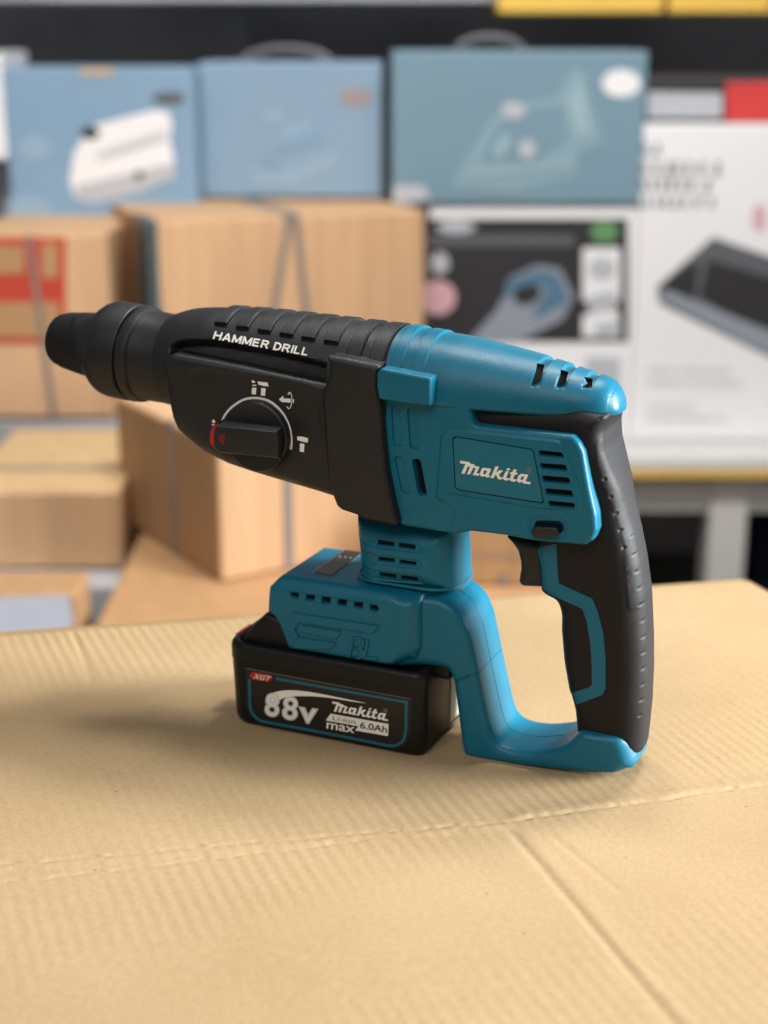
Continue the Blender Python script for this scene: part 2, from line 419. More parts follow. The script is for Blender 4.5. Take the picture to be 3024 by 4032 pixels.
Z += m * .0007 * np.exp(-((d + .0045) / .003) ** 2)
crease((0, 3468), (1500, 3300), .0007, .0010, hi=1.0)
d, t, m = crease((2000, 3232), (3024, 3088), .0012, .0010, lo=-.02)
Z += m * (.0006 * np.exp(-((d - .004) / .005) ** 2))
d, t, m = crease((2000, 3255), (2640, 4000), .00038, .0022, lo=-.01, wb=.2)
Z += m * .0002 * np.exp(-((d - .005) / .004) ** 2)
crease((2150, 3270), (2500, 3560), .00015, .002, lo=0, hi=.9, wb=.2)
crease((285, 2465), (380, 2720), .0004, .002, lo=0, hi=.9, wb=.1)
# gentle waviness away from the drill's feet
away = smooth01((np.hypot(XY[..., 0] - .03, XY[..., 1] - .76) - .10) / .15)
Z += away * (.0012 * noise1(UU * .8 + VV * .3, 21, .17) + .0006 * noise1(VV, 22, .09)) - .0002
Z -= .0015 * smooth01((.012 - VV) / .012) ** 2 + .002 * smooth01((.006 + UU) / .006) ** 2
nv_, nu_ = UU.shape
Vt = np.concatenate([XY, Z[..., None]], 2).reshape(-1, 3)
idx = np.arange(nv_ * nu_).reshape(nv_, nu_)
Ft = np.stack([idx[:-1, :-1], idx[1:, :-1], idx[1:, 1:], idx[:-1, 1:]], 2).reshape(-1, 4)
tab = empty('cardboard_carton', (0, .8, -.80), 0, 'large flat topped cardboard carton with creased flaps under the drill', 'carton')
me = bpy.data.meshes.new('carton_top'); me.vertices.add(len(Vt)); me.vertices.foreach_set('co', (Vt - np.array([0, .8, -.80])).ravel())
me.loops.add(Ft.size); me.loops.foreach_set('vertex_index', Ft.ravel()); me.polygons.add(len(Ft)); me.polygons.foreach_set('loop_start', np.arange(0, Ft.size, 4)); me.polygons.foreach_set('loop_total', np.full(len(Ft), 4))
me.update(calc_edges=True); me.validate(); me.polygons.foreach_set('use_smooth', [True] * len(Ft)); TM = table_mat(); me.materials.append(TM)
to = bpy.data.objects.new('carton_top', me); COL.objects.link(to); to.parent = tab
cs = [XY[0, 0], XY[0, -1], XY[-1, -1], XY[-1, 0]]
Vw = np.array([(c[0], c[1], z) for c in cs for z in (-.0018, -.799)]) - np.array([0, .8, -.80])
add_mesh('carton_side', Vw, [(2 * i, 2 * ((i + 1) % 4), 2 * ((i + 1) % 4) + 1, 2 * i + 1) for i in range(4)], TM, tab, smooth=False, scale=1)

# ================================================================== the place behind
V8 = 1.8229
def at(vx, vy, Y):
    r = ray(vx * V8, vy * V8); t = Y / r[1]; return CAM + r * t
def cbox(x0, x1, y0, y1, z0, z1, bev=.003):
    bm = bmesh.new(); bmesh.ops.create_cube(bm, size=1)
    for v in bm.verts: v.co = ((x0 + x1) / 2 + v.co.x * (x1 - x0), (y0 + y1) / 2 + v.co.y * (y1 - y0), (z0 + z1) / 2 + v.co.z * (z1 - z0))
    if bev: bmesh.ops.bevel(bm, geom=bm.edges[:], offset=bev, segments=2, affect='EDGES', profile=.5)
    V = np.array([tuple(v.co) for v in bm.verts]); F = [tuple(v.index for v in f.verts) for f in bm.faces]; bm.free(); return V, F
def part(name, VF, m, parent=None, smooth=False): return add_mesh(name, VF[0], VF[1], m, parent, smooth=smooth, scale=1)
B = {}
B['kraft'] = mat('kraft_board', (.585, .365, .205), .75, .25, .25, 60, .09, 5, stretch=(8, 8, .5))
B['kraft_pale'] = mat('kraft_board_pale', (.58, .40, .21), .75, .25, .25, 60, .09, 5, stretch=(8, 8, .5))
B['kraft_dark'] = mat('kraft_board_brown', (.40, .23, .11), .75, .25, .25, 60, .09, 5, stretch=(8, 8, .5))  # brown board; also carries painted shade on carton sides and the low carton
B['blue'] = mat('blue_carton', (.21, .335, .475), .6, .4, var=.04, vscale=4)
B['blue2'] = mat('pale_blue_carton', (.23, .345, .465), .6, .4, var=.04, vscale=4)
B['teal'] = mat('teal_carton', (.165, .275, .345), .6, .4, var=.04, vscale=4)
B['white'] = mat('white_carton', (.80, .80, .82), .45, .4, var=.02, vscale=4)
B['whiteish'] = mat('white_grey_print', (.62, .62, .64), .5, .4)
B['greyw'] = mat('grey_white_print', (.46, .48, .52), .5, .4)
B['lblue'] = mat('light_blue_print', (.275, .39, .51), .5, .4)
B['lteal'] = mat('light_teal_print', (.225, .345, .41), .5, .4)
B['lteal2'] = mat('pale_teal_print', (.30, .42, .48), .5, .4)
B['black'] = mat('black_carton', (.028, .028, .032), .5, .4)
B['red'] = mat('red_ink', (.46, .055, .03), .65, .3)
B['redp'] = mat('red_patch', (.60, .05, .05), .5, .4)
B['orange'] = mat('orange_ink', (.33, .27, .28), .5, .4)
B['grey'] = mat('grey_ink', (.11, .115, .13), .5, .4)
B['handle'] = mat('handle_plastic', (.14, .145, .16), .35, .5)
B['mid'] = mat('mid_grey_print', (.27, .28, .31), .5, .4)
B['strap'] = mat('grey_strap', (.22, .19, .17), .4, .5)
B['tape'] = mat('teal_tape', (.05, .085, .095), .35, .5)
B['pink'] = mat('pink_sticker', (.66, .40, .44), .5, .4)
B['green'] = mat('green_sticker', (.12, .28, .12), .5, .4)
B['iron'] = mat('steel_print', (.26, .29, .34), .5, .4)
B['ironb'] = mat('steel_blue_print', (.08, .17, .26), .5, .4)
B['yellow'] = mat('yellow_carton', (.80, .50, .09), .5, .4, var=.1, vscale=5)
B['paleyel'] = mat('pale_yellow_carton', (.85, .78, .42), .5, .4)
B['shelf'] = mat('shelf_paint', (.40, .40, .42), .6, .3, var=.25, vscale=3)
B['table'] = mat('white_laminate', (.60, .60, .58), .4, .5, var=.04, vscale=5)
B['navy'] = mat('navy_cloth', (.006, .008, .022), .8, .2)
B['floor'] = mat('floor_tile', (.06, .055, .05), .5, .4, var=.2, vscale=2)
B['plastic'] = mat('clear_film', (.62, .64, .72), .25, .6, var=.08, vscale=12)
FLOORZ = -.80
fl = part('floor', (np.array([(-4, -2, FLOORZ), (4, -2, FLOORZ), (4, 6, FLOORZ), (-4, 6, FLOORZ)]), [(0, 1, 2, 3)]), B['floor']); fl['kind'] = 'structure'
wl = part('wall', cbox(-4, 4, 3.55, 3.65, FLOORZ, 2.6, 0), B['shelf']); wl['kind'] = 'structure'

def front_poly(pts, Y, thick=.0012):
    """print on a box front: outline in the picture, set on the face at depth Y"""
    p = np.array([at(x, y, Y) for x, y in pts]); V, F = tri_poly(p[:, [0, 2]])
    return np.stack([V[:, 0], np.full(len(V), Y - thick), V[:, 1]], 1), F
def boxed(name, rect, Y, depth, m, label, cat, group=None, zbottom=None, shade=None):
    """a box whose front face fills rect=(x0,y0,x1,y1) of the picture at distance Y"""
    x0, y0, x1, y1 = rect; a = at(x0, (y0 + y1) / 2, Y); b = at(x1, (y0 + y1) / 2, Y)
    zt = at((x0 + x1) / 2, y0, Y)[2]; zb = at((x0 + x1) / 2, y1, Y)[2] if zbottom is None else zbottom
    o = empty(name, ((a[0] + b[0]) / 2, Y + depth / 2, zb), 0, label, cat, group)
    V, F = cbox(a[0], b[0], Y, Y + depth, zb, zt, .004); put(o, 'carton_body', (V, F), m)
    o['_t'] = zt; return o
def put(o, name, VF, m, smooth=False):
    return part(name, (np.asarray(VF[0]) - np.array(o.location), VF[1]), m, o, smooth)
def ell(cx, cy, rx, ry, n=20, rot=0):
    a = np.linspace(0, 2 * math.pi, n, endpoint=False); x = rx * np.cos(a); y = ry * np.sin(a); c, s = math.cos(rot), math.sin(rot)
    return [(cx + c * u - s * v, cy + s * u + c * v) for u, v in zip(x, y)]
def bar(p, q, w):
    p = np.array(p, float); q = np.array(q, float); t = q - p; t /= np.linalg.norm(t); n = np.array([-t[1], t[0]]) * w / 2
    return [tuple(p + n), tuple(q + n), tuple(q - n), tuple(p - n)]
def pr(o, name, polys, Y, m, thick=.0012):
    for p in polys: r = put(o, name, front_poly(p, Y, thick), m)
    return r
def handle(o, x0, x1, y0, y1, Y):
    t = np.linspace(0, math.pi, 15); P = [at((x0 + x1) / 2 - (x1 - x0) / 2 * math.cos(a), y1 - (y1 - y0) * math.sin(a), Y) for a in t]
    V, F = tube(np.array(P), .006, 6); put(o, 'carry_handle', (V, F), B['handle'], True)

CA = 'cartons stacked behind the counter'
YA, YG = 2.62, 2.36
# big carton and its left neighbour
G0 = at(322, 478, YG); G1 = at(918, 453, YG * (478 - 82.3) / (453 - 82.3)); gw = math.hypot(*(G1 - G0)[:2]); gz = at(500, 930, YG)[2]
g = empty('shipping_carton', (G0[0], G0[1], gz), math.atan2(G1[1] - G0[1], G1[0] - G0[0]), 'largest brown carton with two slanting straps, behind the drill nose', 'carton', CA)
gh = G0[2] - gz
part('carton_body', cbox(0, gw, 0, .50, 0, gh, .004), B['kraft'], g)
part('shaded_side', cbox(-.0012, .0004, .004, .496, .004, gh - .004, 0), B['kraft_dark'], g)  # browner sheet paints the shade on the carton's left side
for a_, b_ in ((.49, .36), (.515, .585)):
    V, F = tri_poly(np.array([(gw * a_ - .006, gh), (gw * a_ + .006, gh), (gw * b_ + .006, 0), (gw * b_ - .006, 0)])); part('strap', (np.stack([V[:, 0], np.full(len(V), -.0015), V[:, 1]], 1), F), B['strap'], g)
    part('strap', cbox(gw * a_ - .006, gw * a_ + .006, -.0015, .5, gh + .0005, gh + .0015, 0), B['strap'], g)
part('corner_tape', cbox(-.003, .012, -.002, .10, 0, gh + .002, 0), B['tape'], g)
h = boxed('shipping_carton', (-60, 506, 238, 902), YG, .5, B['kraft'], 'brown carton with red printed panels at the left edge', 'carton', CA)
pr(h, 'red_print', [[(-60, 512), (142, 512), (142, 742), (-60, 742)]], YG, B['red'])
pr(h, 'print_window', [[(-60, 530), (52, 530), (52, 590), (-60, 590)], [(90, 525), (125, 525), (125, 600), (90, 600)], [(-60, 652), (128, 652), (128, 728), (-60, 728)]], YG, B['kraft_dark'], .002)
pr(h, 'strap', [bar((62, 506), (118, 902), 12)], YG, B['strap'], .003)
# boxes of appliances on top
a = boxed('appliance_box', (14, 146, 424, 478), YA, .22, B['blue'], 'blue box with a white steamer picture, left of the other blue boxes', 'box', 'appliance boxes on the carton stack')
pr(a, 'steamer_picture', [[(150, 390), (160, 330), (178, 300), (200, 272), (330, 238), (362, 240), (372, 268), (366, 300), (376, 340), (372, 385), (300, 415), (200, 438), (165, 428)]], YA, B['white'])
pr(a, 'steamer_detail', [ell(196, 287, 20, 14), ell(300, 378, 10, 9)], YA, B['black'], .002)
pr(a, 'steamer_shade', [[(165, 400), (372, 352), (370, 386), (300, 414), (200, 436), (166, 427)]], YA, B['greyw'], .0016)
pr(a, 'steamer_shade', [[(205, 330), (360, 275), (364, 300), (215, 350)]], YA, B['whiteish'], .0018)
pr(a, 'steamer_detail', [bar((225, 335), (350, 300), 9)], YA, B['greyw'], .002)
pr(a, 'box_print', [[(16, 428), (60, 418), (112, 440), (112, 470), (16, 474)], ell(75, 320, 35, 28)], YA, B['lblue'])
pr(a, 'box_print', [ell(365, 212, 36, 14)], YA, B['grey'], .0013)
pr(a, 'top_flap', [[(170, 147), (250, 148), (240, 162), (175, 160)]], YA, B['kraft_pale'], .002)
b = boxed('appliance_box', (432, 134, 826, 426), YA + .06, .24, B['blue2'], 'pale blue box with a faint iron picture, between blue and teal boxes', 'box', 'appliance boxes on the carton stack')
pr(b, 'iron_picture', [[(540, 385), (548, 358), (600, 372), (690, 342), (728, 330), (724, 362), (640, 398), (560, 404)], ell(655, 290, 46, 24), ell(590, 250, 20, 14)], YA + .06, B['lblue'])
pr(b, 'box_print', [ell(768, 210, 36, 20)], YA + .06, B['orange'])
pr(b, 'iron_detail', [[(590, 330), (610, 300), (690, 268), (700, 300), (640, 325)], bar((560, 345), (600, 360), 16)], YA + .06, B['blue'], .0018)
pr(b, 'box_print', [bar((450, 385), (500, 388), 9), bar((450, 400), (480, 402), 8)], YA + .06, B['lblue'])
handle(b, 520, 715, 104, 140, YA + .12)
c = boxed('appliance_box', (846, 110, 1393, 440), YA, .28, B['teal'], 'teal box with a faint iron picture and white round badge', 'box', 'appliance boxes on the carton stack')
pr(c, 'iron_picture', [[(975, 405), (985, 380), (1015, 330), (1060, 255), (1100, 225), (1200, 210), (1235, 150), (1262, 150), (1270, 200), (1305, 310), (1250, 330), (1240, 385), (1110, 415)]], YA, B['lteal'])
pr(c, 'iron_detail', [[(1040, 345), (1075, 270), (1120, 240), (1215, 225), (1225, 300), (1150, 350)]], YA, B['teal'], .002)
pr(c, 'iron_detail', [ell(1138, 322, 18, 20), ell(1108, 238, 26, 18)], YA, B['greyw'], .003)
pr(c, 'iron_detail', [[(1010, 372), (1230, 350), (1235, 362), (1015, 384)], [(1225, 225), (1255, 170), (1275, 290), (1245, 300)], [(1060, 330), (1090, 285), (1105, 300), (1080, 345)]], YA, B['lteal2'], .0035)
pr(c, 'badge', [ell(1342, 180, 42, 30)], YA, B['white'])
pr(c, 'box_print', [[(850, 400), (915, 400), (930, 430), (880, 440), (850, 436)]], YA, B['greyw'])
handle(c, 985, 1130, 80, 112, YA + .1)
l = boxed('appliance_box', (-60, 112, 8, 345), YA, .2, B['white'], 'white box cut off by the left edge of the picture', 'box')
e = boxed('iron_box', (925, 442, 1368, 952), YA + .01, .3, B['white'], 'white carton with a black panel showing a blue steam iron', 'box')
pr(e, 'print_panel', [[(926, 472), (1356, 472), (1356, 738), (926, 738)]], YA + .01, B['black'])
pr(e, 'print_band', [[(926, 508), (1240, 508), (1240, 530), (926, 530)]], YA + .01, B['grey'], .002)
pr(e, 'iron_picture', [[(1010, 740), (1075, 665), (1100, 600), (1160, 572), (1210, 580), (1240, 640), (1215, 690), (1120, 738)]], YA + .01, B['iron'], .002)
pr(e, 'iron_picture', [[(1080, 650), (1100, 605), (1160, 582), (1205, 592), (1230, 650), (1150, 690), (1160, 660), (1185, 622), (1130, 618)]], YA + .01, B['ironb'], .003)
pr(e, 'iron_handle_gap', [ell(1138, 635, 30, 20, rot=-.3)], YA + .01, B['black'], .004)
pr(e, 'text_column', [[(1258, 535), (1340, 535), (1340, 650), (1258, 650)], [(1258, 680), (1335, 668), (1340, 728), (1258, 728)]], YA + .01, B['white'], .002)
pr(e, 'text_column', [ell(1300, 580, 30, 24), [(1270, 640), (1330, 625), (1330, 665), (1270, 680)], [(1285, 700), (1340, 690), (1340, 722), (1285, 725)]], YA + .01, B['greyw'], .003)
pr(e, 'round_sticker', [ell(1305, 500, 30, 24)], YA + .01, B['green'], .002)
pr(e, 'pink_sticker', [ell(945, 642, 40, 38)], YA + .01, B['pink'], .003)
pr(e, 'box_print', [ell(950, 568, 20, 24), ell(985, 490, 42, 14)], YA + .01, B['greyw'], .003)
pr(e, 'box_print', [[(1265, 772), (1340, 772), (1340, 868), (1265, 868)]], YA + .01, B['greyw'], .0013)
d = boxed('toaster_box', (1374, 268, 1800, 952), YA, .4, B['white'], 'large white carton with a dark grill picture at the right edge', 'box')
pr(d, 'grill_picture', [[(1418, 620), (1540, 512), (1800, 600), (1800, 820), (1660, 770), (1425, 655)]], YA, B['grey'])
pr(d, 'grill_detail', [[(1530, 560), (1800, 640), (1800, 780), (1640, 720), (1510, 640)]], YA, B['black'], .002)
pr(d, 'grill_detail', [[(1418, 640), (1440, 625), (1800, 770), (1800, 815), (1655, 765)]], YA, B['iron'], .003)
def words(o, x0, x1, y, hgt, m, Y, seed, slope=.012):
    r = np.random.default_rng(seed); x = x0; polys = []
    while x < x1:
        w_ = hgt * r.uniform(.25, .8); k_ = r.integers(0, 3); yy = y + (x - x0) * slope
        if k_ == 0: polys.append([(x, yy - hgt), (x + hgt * .42, yy - hgt), (x + hgt * .42, yy), (x, yy)])
        elif k_ == 1: polys.append([(x, yy - hgt), (x + w_, yy - hgt), (x + w_, yy - hgt * .68), (x + hgt * .44, yy - hgt * .68), (x + hgt * .44, yy), (x, yy)])
        else: polys.append([(x, yy - hgt * .3), (x, yy), (x + w_, yy), (x + w_, yy - hgt), (x + w_ - hgt * .42, yy - hgt), (x + w_ - hgt * .42, yy - hgt * .3)])
        x += w_ + hgt * r.uniform(.2, .55)
    V, F = join([front_poly(p, Y, .0013) for p in polys]); put(o, 'box_lettering', (V, F), m)
words(d, 1385, 1428, 335, 26, B['mid'], YA, 1); words(d, 1383, 1540, 378, 30, B['mid'], YA, 2); words(d, 1383, 1545, 412, 26, B['mid'], YA, 3); words(d, 1383, 1545, 448, 24, B['mid'], YA, 4)
words(d, 1400, 1570, 806, 11, B['greyw'], YA, 5); words(d, 1400, 1600, 832, 11, B['greyw'], YA, 6); words(d, 1400, 1500, 884, 10, B['greyw'], YA, 7); words(d, 1400, 1570, 908, 10, B['greyw'], YA, 8)
pr(d, 'grill_detail', [[(1425, 620), (1475, 580), (1510, 565), (1500, 640), (1490, 655)]], YA, B['black'], .0025)
pr(d, 'corner_mark', [ell(1640, 470, 16, 30)], YA, B['pink'], .0013)
n = boxed('appliance_box', (1396, 166, 1800, 266), YA + .02, .34, B['black'], 'black box with white band and red patch on the white carton', 'box')
pr(n, 'white_band', [[(1398, 198), (1560, 200), (1560, 254), (1398, 254)]], YA + .02, B['greyw'])
pr(n, 'red_patch', [[(1568, 178), (1800, 172), (1800, 262), (1568, 262)]], YA + .02, B['redp'])
# upper shelf with yellow packs
zs = at(1200, 26, 2.72)[2]
sh = empty('shelf_rack', (0, 3.2, FLOORZ), 0, 'dark metal shelf rack behind the stacked boxes', 'shelf rack')
for x in (-1.35, -.30, 1.45): put(sh, 'upright', cbox(x - .03, x + .03, 3.3, 3.36, FLOORZ, 1.5, .004), B['shelf'])
put(sh, 'shelf_board', cbox(-1.5, 1.6, 2.9, 3.45, zs + .02, zs + .05, .003), B['shelf'])
put(sh, 'back_panel', cbox(-1.5, 1.6, 3.47, 3.49, FLOORZ, 1.5, 0), B['shelf'])
zl = at(60, 905, YG)[2]
put(sh, 'shelf_board', cbox(-1.5, at(920, 900, YG)[0], YG - .01, 3.45, zl - .045, zl - .004, .003), B['shelf'])
for i, (x0, x1, m_, lb) in enumerate(((.20, .49, 'yellow', 'amber pack on the top shelf, left of the grey joint'), (.50, .68, 'yellow', 'deep yellow pack on the top shelf right of the grey joint'), (.69, .95, 'paleyel', 'pale yellow pack on the top shelf at the right corner'))):
    p = empty('yellow_pack', (x0, 2.9, zs + .05), 0, lb, 'pack', 'yellow packs on the top shelf')
    put(p, 'pack_body', cbox(x0, x1, 2.86, 3.1, zs + .0505 - .05 * 1, zs + .22, .004), B[m_])
# lower left cartons
zi = at(100, 1062, 1.9)[2]
i_ = boxed('shipping_carton', (-90, 1062, 262, 1228), 1.9, .33, B['kraft'], 'low carton with a strap across its top, left and below the nose', 'carton', CA)
x0 = at(-90, 1100, 1.9)[0]; x1 = at(262, 1100, 1.9)[0]
put(i_, 'strap', cbox(x0 - .001, x1 + .001, 2.0, 2.018, zi - .02, zi + .0012, 0), B['strap'])
put(i_, 'top_flap', cbox(x0 + .004, x1 - .004, 1.905, 2.225, zi, zi + .0008, 0), B['kraft_pale'])
st = part('display_stand', cbox(-1.0, at(300, 1228, 1.9)[0], 1.84, 2.3, FLOORZ, at(100, 1230, 1.9)[2] - .002, .004), B['shelf']); st['label'] = 'dark low stand under the strapped carton at left'; st['category'] = 'stand'
lo = boxed('shipping_carton', (-120, 1282, 172, 1500), 1.60, .075, B['kraft_dark'], 'brown carton wrapped in clear film in the bottom left gap', 'carton', CA, zbottom=FLOORZ)
pr(lo, 'film_wrap', [[(-100, 1292), (150, 1284), (160, 1345), (120, 1400), (-100, 1400)]], 1.60, B['plastic'], .002)
zk = at(400, 1352, 1.60)[2]
k = empty('shipping_carton', (0, 1.6, FLOORZ), 0, 'wide brown carton under the tilted one, just over the table edge', 'carton', CA)
put(k, 'carton_body', cbox(at(205, 1352, 1.6)[0], at(1260, 1352, 1.6)[0], 1.60, 2.25, FLOORZ, zk, .004), B['kraft_dark'])  # browner board puts the shade this carton stands in into its colour
# tilted carton in the middle
P0 = at(470, 958, 1.74); P1 = at(283, 892, 1.885); zj0 = zk + .001; zj1 = P0[2]
rot = math.atan2(-(P1[0] - P0[0]), P1[1] - P0[1])
j = empty('shipping_carton', (P0[0], P0[1], zj0), rot * .8, 'strapped brown carton standing askew, below the drill body', 'carton', CA)
wj = .40; hj = zj1 - zj0; dj = .30
part('carton_body', cbox(0, wj, 0, dj, 0, hj, .004), B['kraft'], j)
part('shaded_side', cbox(-.0012, .0005, .004, dj - .004, .004, hj - .004, 0), B['kraft_dark'], j)  # side face darkened by a brown sheet, shade put into colour
part('strap', join([cbox(.085, .097, -.0015, dj + .0015, -.0005, hj + .0015, 0), cbox(-.0022, wj + .0015, .12, .132, -.0005, hj + .0018, 0)]), B['strap'], j)
part('tape', cbox(.24, .29, -.001, .05, .02, hj + .001, 0), B['kraft_dark'], j)
qx = boxed('shipping_carton', (975, 1110, 1215, 1293), 1.73, .3, B['kraft_dark'], 'brown carton seen between the drill neck and trigger', 'carton', CA, zbottom=zk + .0005)
pr(qx, 'tape', [[(1076, 1240), (1094, 1240), (1094, 1262), (1076, 1262)], [(1142, 1268), (1166, 1268), (1166, 1290), (1142, 1290)], [(1000, 1196), (1200, 1200), (1200, 1204), (1000, 1200)]], 1.73, B['strap'])
# white counter under the big white boxes
tz = at(1500, 953, YA)[2]
t = empty('white_counter', (at(1500, 953, YA)[0], YA, FLOORZ), 0, 'white counter with a yellow front edge under the white cartons', 'counter')
tx0, tx1 = at(925, 953, YA)[0] - .0, at(1900, 953, YA)[0]
put(t, 'counter_top', cbox(tx0, tx1, 2.50, 3.2, tz - .035, tz - .001, .003), B['table'])
put(t, 'edge_strip', cbox(tx0, tx1, 2.4985, 2.5005, tz - .031, tz - .018, 0), B['yellow'])
put(t, 'apron', cbox(tx0, tx1, 2.54, 2.56, tz - .105, tz - .036, .002), B['table'])
for lx in (at(945, 1150, 2.53)[0], at(1572, 1150, 2.53)[0]): put(t, 'leg', cbox(lx - .032, lx + .032, 2.53, 2.60, FLOORZ, tz - .036, .003), B['table'])
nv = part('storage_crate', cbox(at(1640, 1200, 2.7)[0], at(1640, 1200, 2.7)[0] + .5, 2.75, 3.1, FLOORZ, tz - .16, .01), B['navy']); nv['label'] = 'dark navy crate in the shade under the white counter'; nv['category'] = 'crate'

# ================================================================== the rotary hammer drill
D = empty('hammer_drill', tuple(ORG), -YAW, 'blue and black cordless rotary hammer drill standing on its battery on the cardboard', 'hammer drill')
def it(name, xs, ys, s=3.5):
    def f(x):
        x = np.asarray(x, float); e = np.clip(np.minimum(x - xs[0], xs[-1] - x), 0, s)
        return sum(np.interp(x + e * k, xs, ys) * w for k, w in ((-1, .1), (-.6, .2), (-.2, .2), (.2, .2), (.6, .2), (1, .1)))
    return f
# ---- gear case: barrel with ribs, lower gearbox bulge, rear collar
gR = it('R', [-158, -155, -152, -145, -136, -128, -20], [24.6, 25.6, 26.8, 28.6, 29.6, 30, 30])
gC = it('zc', [-160, -100, -58, -20], [192.6, 192.8, 191.5, 190])
barrel = Func(lambda P: np.sqrt(np.maximum(gR(P[:, 0]) ** 2 - np.maximum(P[:, 1] - gC(P[:, 0]), 0) ** 2, 1)))
GROOVE = ccw(tr(('2', 26, [(30, 345), (90, 312), (300, 310), (700, 375), (1062, 462), (1062, 600), (1030, 640), (500, 520), (40, 430)])))
def barrel_mesh():
    secs = []; ph = np.linspace(0, 2 * math.pi, 180, endpoint=False)
    for x in np.concatenate([np.linspace(-158, -150, 9), np.arange(-149, -20.2, .7), [-20.5]]):
        R = gR(x); zc = gC(x); y = R * np.cos(ph); z = zc + R * np.sin(ph)
        s = sdf(np.stack([np.full(180, x), z], 1), GROOVE); s = np.where(np.abs(y) > 6, s, -9)
        k = 1 - 7.5 / R * smooth01((s + .6) / 3.2)
        secs.append(np.stack([np.full(180, x), y * k, zc + (z - zc) * np.where(s > -1, .35 + .65 * k, 1)], 1))
    return loft(secs)
def rib(x0, x1, phs, Rf, Cf, hgt=1.5, phe=None):
    ph = np.linspace(phs, math.pi - phs, 60); secs = []
    prof = [(x0, -1.2), (x0, hgt - .5), (x0 + .5, hgt), (x1 - 1.1, hgt + .1), (x1 - .1, hgt - .8), (x1, -1.2)]
    for f in ph: secs.append(np.array([(x, (Rf(x) + q) * math.cos(f), Cf(x) + (Rf(x) + q) * math.sin(f)) for x, q in prof]))
    V, F = loft(secs); return V, F
def ang(p, Rf, Cf): return math.atan2(p[2] - Cf(p[0]), -p[1])
gparts = [barrel_mesh()]
RIBS = [(325, 405, 197), (465, 548, 222), (605, 690, 245), (748, 838, 268), (890, 980, 292), (1037, 1132, 315), (1175, 1270, 440), (1322, 1425, 470)]
slots = []
for i, (a, b, y) in enumerate(RIBS):
    q = lift(px_of('2', [(a, y), (b, y + 14)]), barrel, 1.0)
    gparts.append(rib(q[0][0], q[1][0], ang(q.mean(0), gR, gC) if i < 6 else .25, gR, gC))
    if i < 6: slots.append([(a - 2, y + 2), (b, y + 15), (b - 1, y + 33), (a + 6, y + 26), (a, y + 20)])
ztop = lambda P: np.interp(P[:, 0], [-145, -55, -20], [202, 193.2, 190])
gbox_out = fillet(tr(('2', 30, [(48, 395), (500, 480), (1030, 592), (1380, 640)]), ('2', 30, [(1405, 740), (1440, 1150), (1515, 1520)]),
                     ('2', 27, [(1270, 1465), (1105, 1355), (1000, 1320), (800, 1262), (560, 1190), (400, 1135), (250, 1060), (150, 980)]),
                     ('2', 24, [(90, 900), (52, 815), (35, 735), (18, 650), (18, 560), (28, 460)])), 6)
gbox = Pillow(gbox_out, 33, lambda P: 3.5 + 9.5 * smooth01((ztop(P) - P[:, 1] - 3) / 14),
              feats=[(fillet(tr(('2', 33, [(160, 495), (700, 560), (950, 618), (988, 665), (1020, 900), (1050, 1240), (800, 1180), (500, 1085), (310, 1000), (225, 910), (185, 760)])), 5), -.7, 1.6)])
gparts.append(gbox.mesh(grid=1.3))
gcol = Pillow(fillet(tr(('2', 34, [(1048, 412), (1180, 432), (1402, 478), (1390, 530), (1385, 600), (1405, 740), (1420, 950), (1440, 1150), (1480, 1350), (1525, 1535),
                                   (1300, 1490), (1270, 1465), (1150, 1425), (1120, 1400), (1098, 1345), (1062, 1200), (1035, 900), (1022, 690), (1030, 630), (1066, 575), (1072, 470)])), 3), 35.2, 3.2)
gparts.append(gcol.mesh(grid=1.3))
V, F = join(gparts); gear = add_mesh('gear_case', V, F, M['black'], D, sharp=32)
decal('rib_slot_shade', [(s, ()) for s in slots], barrel, M['dark'], gear, .3, fine=1.2, key='2')  # flat dark patches paint the shade of slots below the ribs
block_letters('case_lettering', 'HAMMER DRILL', barrel, M['white'], gear, '2', (316, 306), (925, 416), (17, -50), wd=.21, gap=.33, up=.35)
# ---- chuck
cz = lambda x: 192.1 - .078 * (x + 158)
ax = (1, 0, -.078)
base = (-158, 0, 192.1)
def rev(name, prof, m, parent, sharp=30):
    V, F = revolve([(x + 158, r) for x, r in prof], base, ax, 96); return add_mesh(name, V, F, m, parent, sharp=sharp)
chuck = rev('chuck', [(-178, 20), (-177.6, 24.6), (-176.5, 25.2), (-174, 24.9), (-168, 24.6), (-160, 24.4), (-157.5, 24.6), (-150, 24.6)], M['black'], D)
rev('locking_sleeve', [(-212, 12), (-211.5, 17.9), (-210.6, 18.5), (-208.5, 18.9), (-206, 20.6), (-203.5, 23.2), (-201, 25.0), (-198.5, 26.1), (-195, 26.7), (-188, 26.8), (-183.2, 26.7), (-182.4, 26.2), (-182.1, 24.6), (-180.8, 24.4), (-180.5, 26.4), (-179.8, 26.7), (-175.2, 26.2), (-174.4, 25.4), (-174.2, 23)], M['black'], chuck)
rev('front_cap', [(-236.2, .5), (-236.2, 9), (-235.9, 11.2), (-234.9, 12.9), (-233, 14.3), (-230.5, 15.0), (-228, 15.4), (-227.7, 15.9), (-220, 17.0), (-212.4, 18.0), (-211.4, 18.0), (-211, 12)], M['rubber'], chuck)
lettering('mould_mark', '>PA6', Func(lambda P: np.full(len(P), 13.5)), M['dark'], chuck, '1', (225, 330), (285, 205), (32, 8), offset=-.012, up=.6)
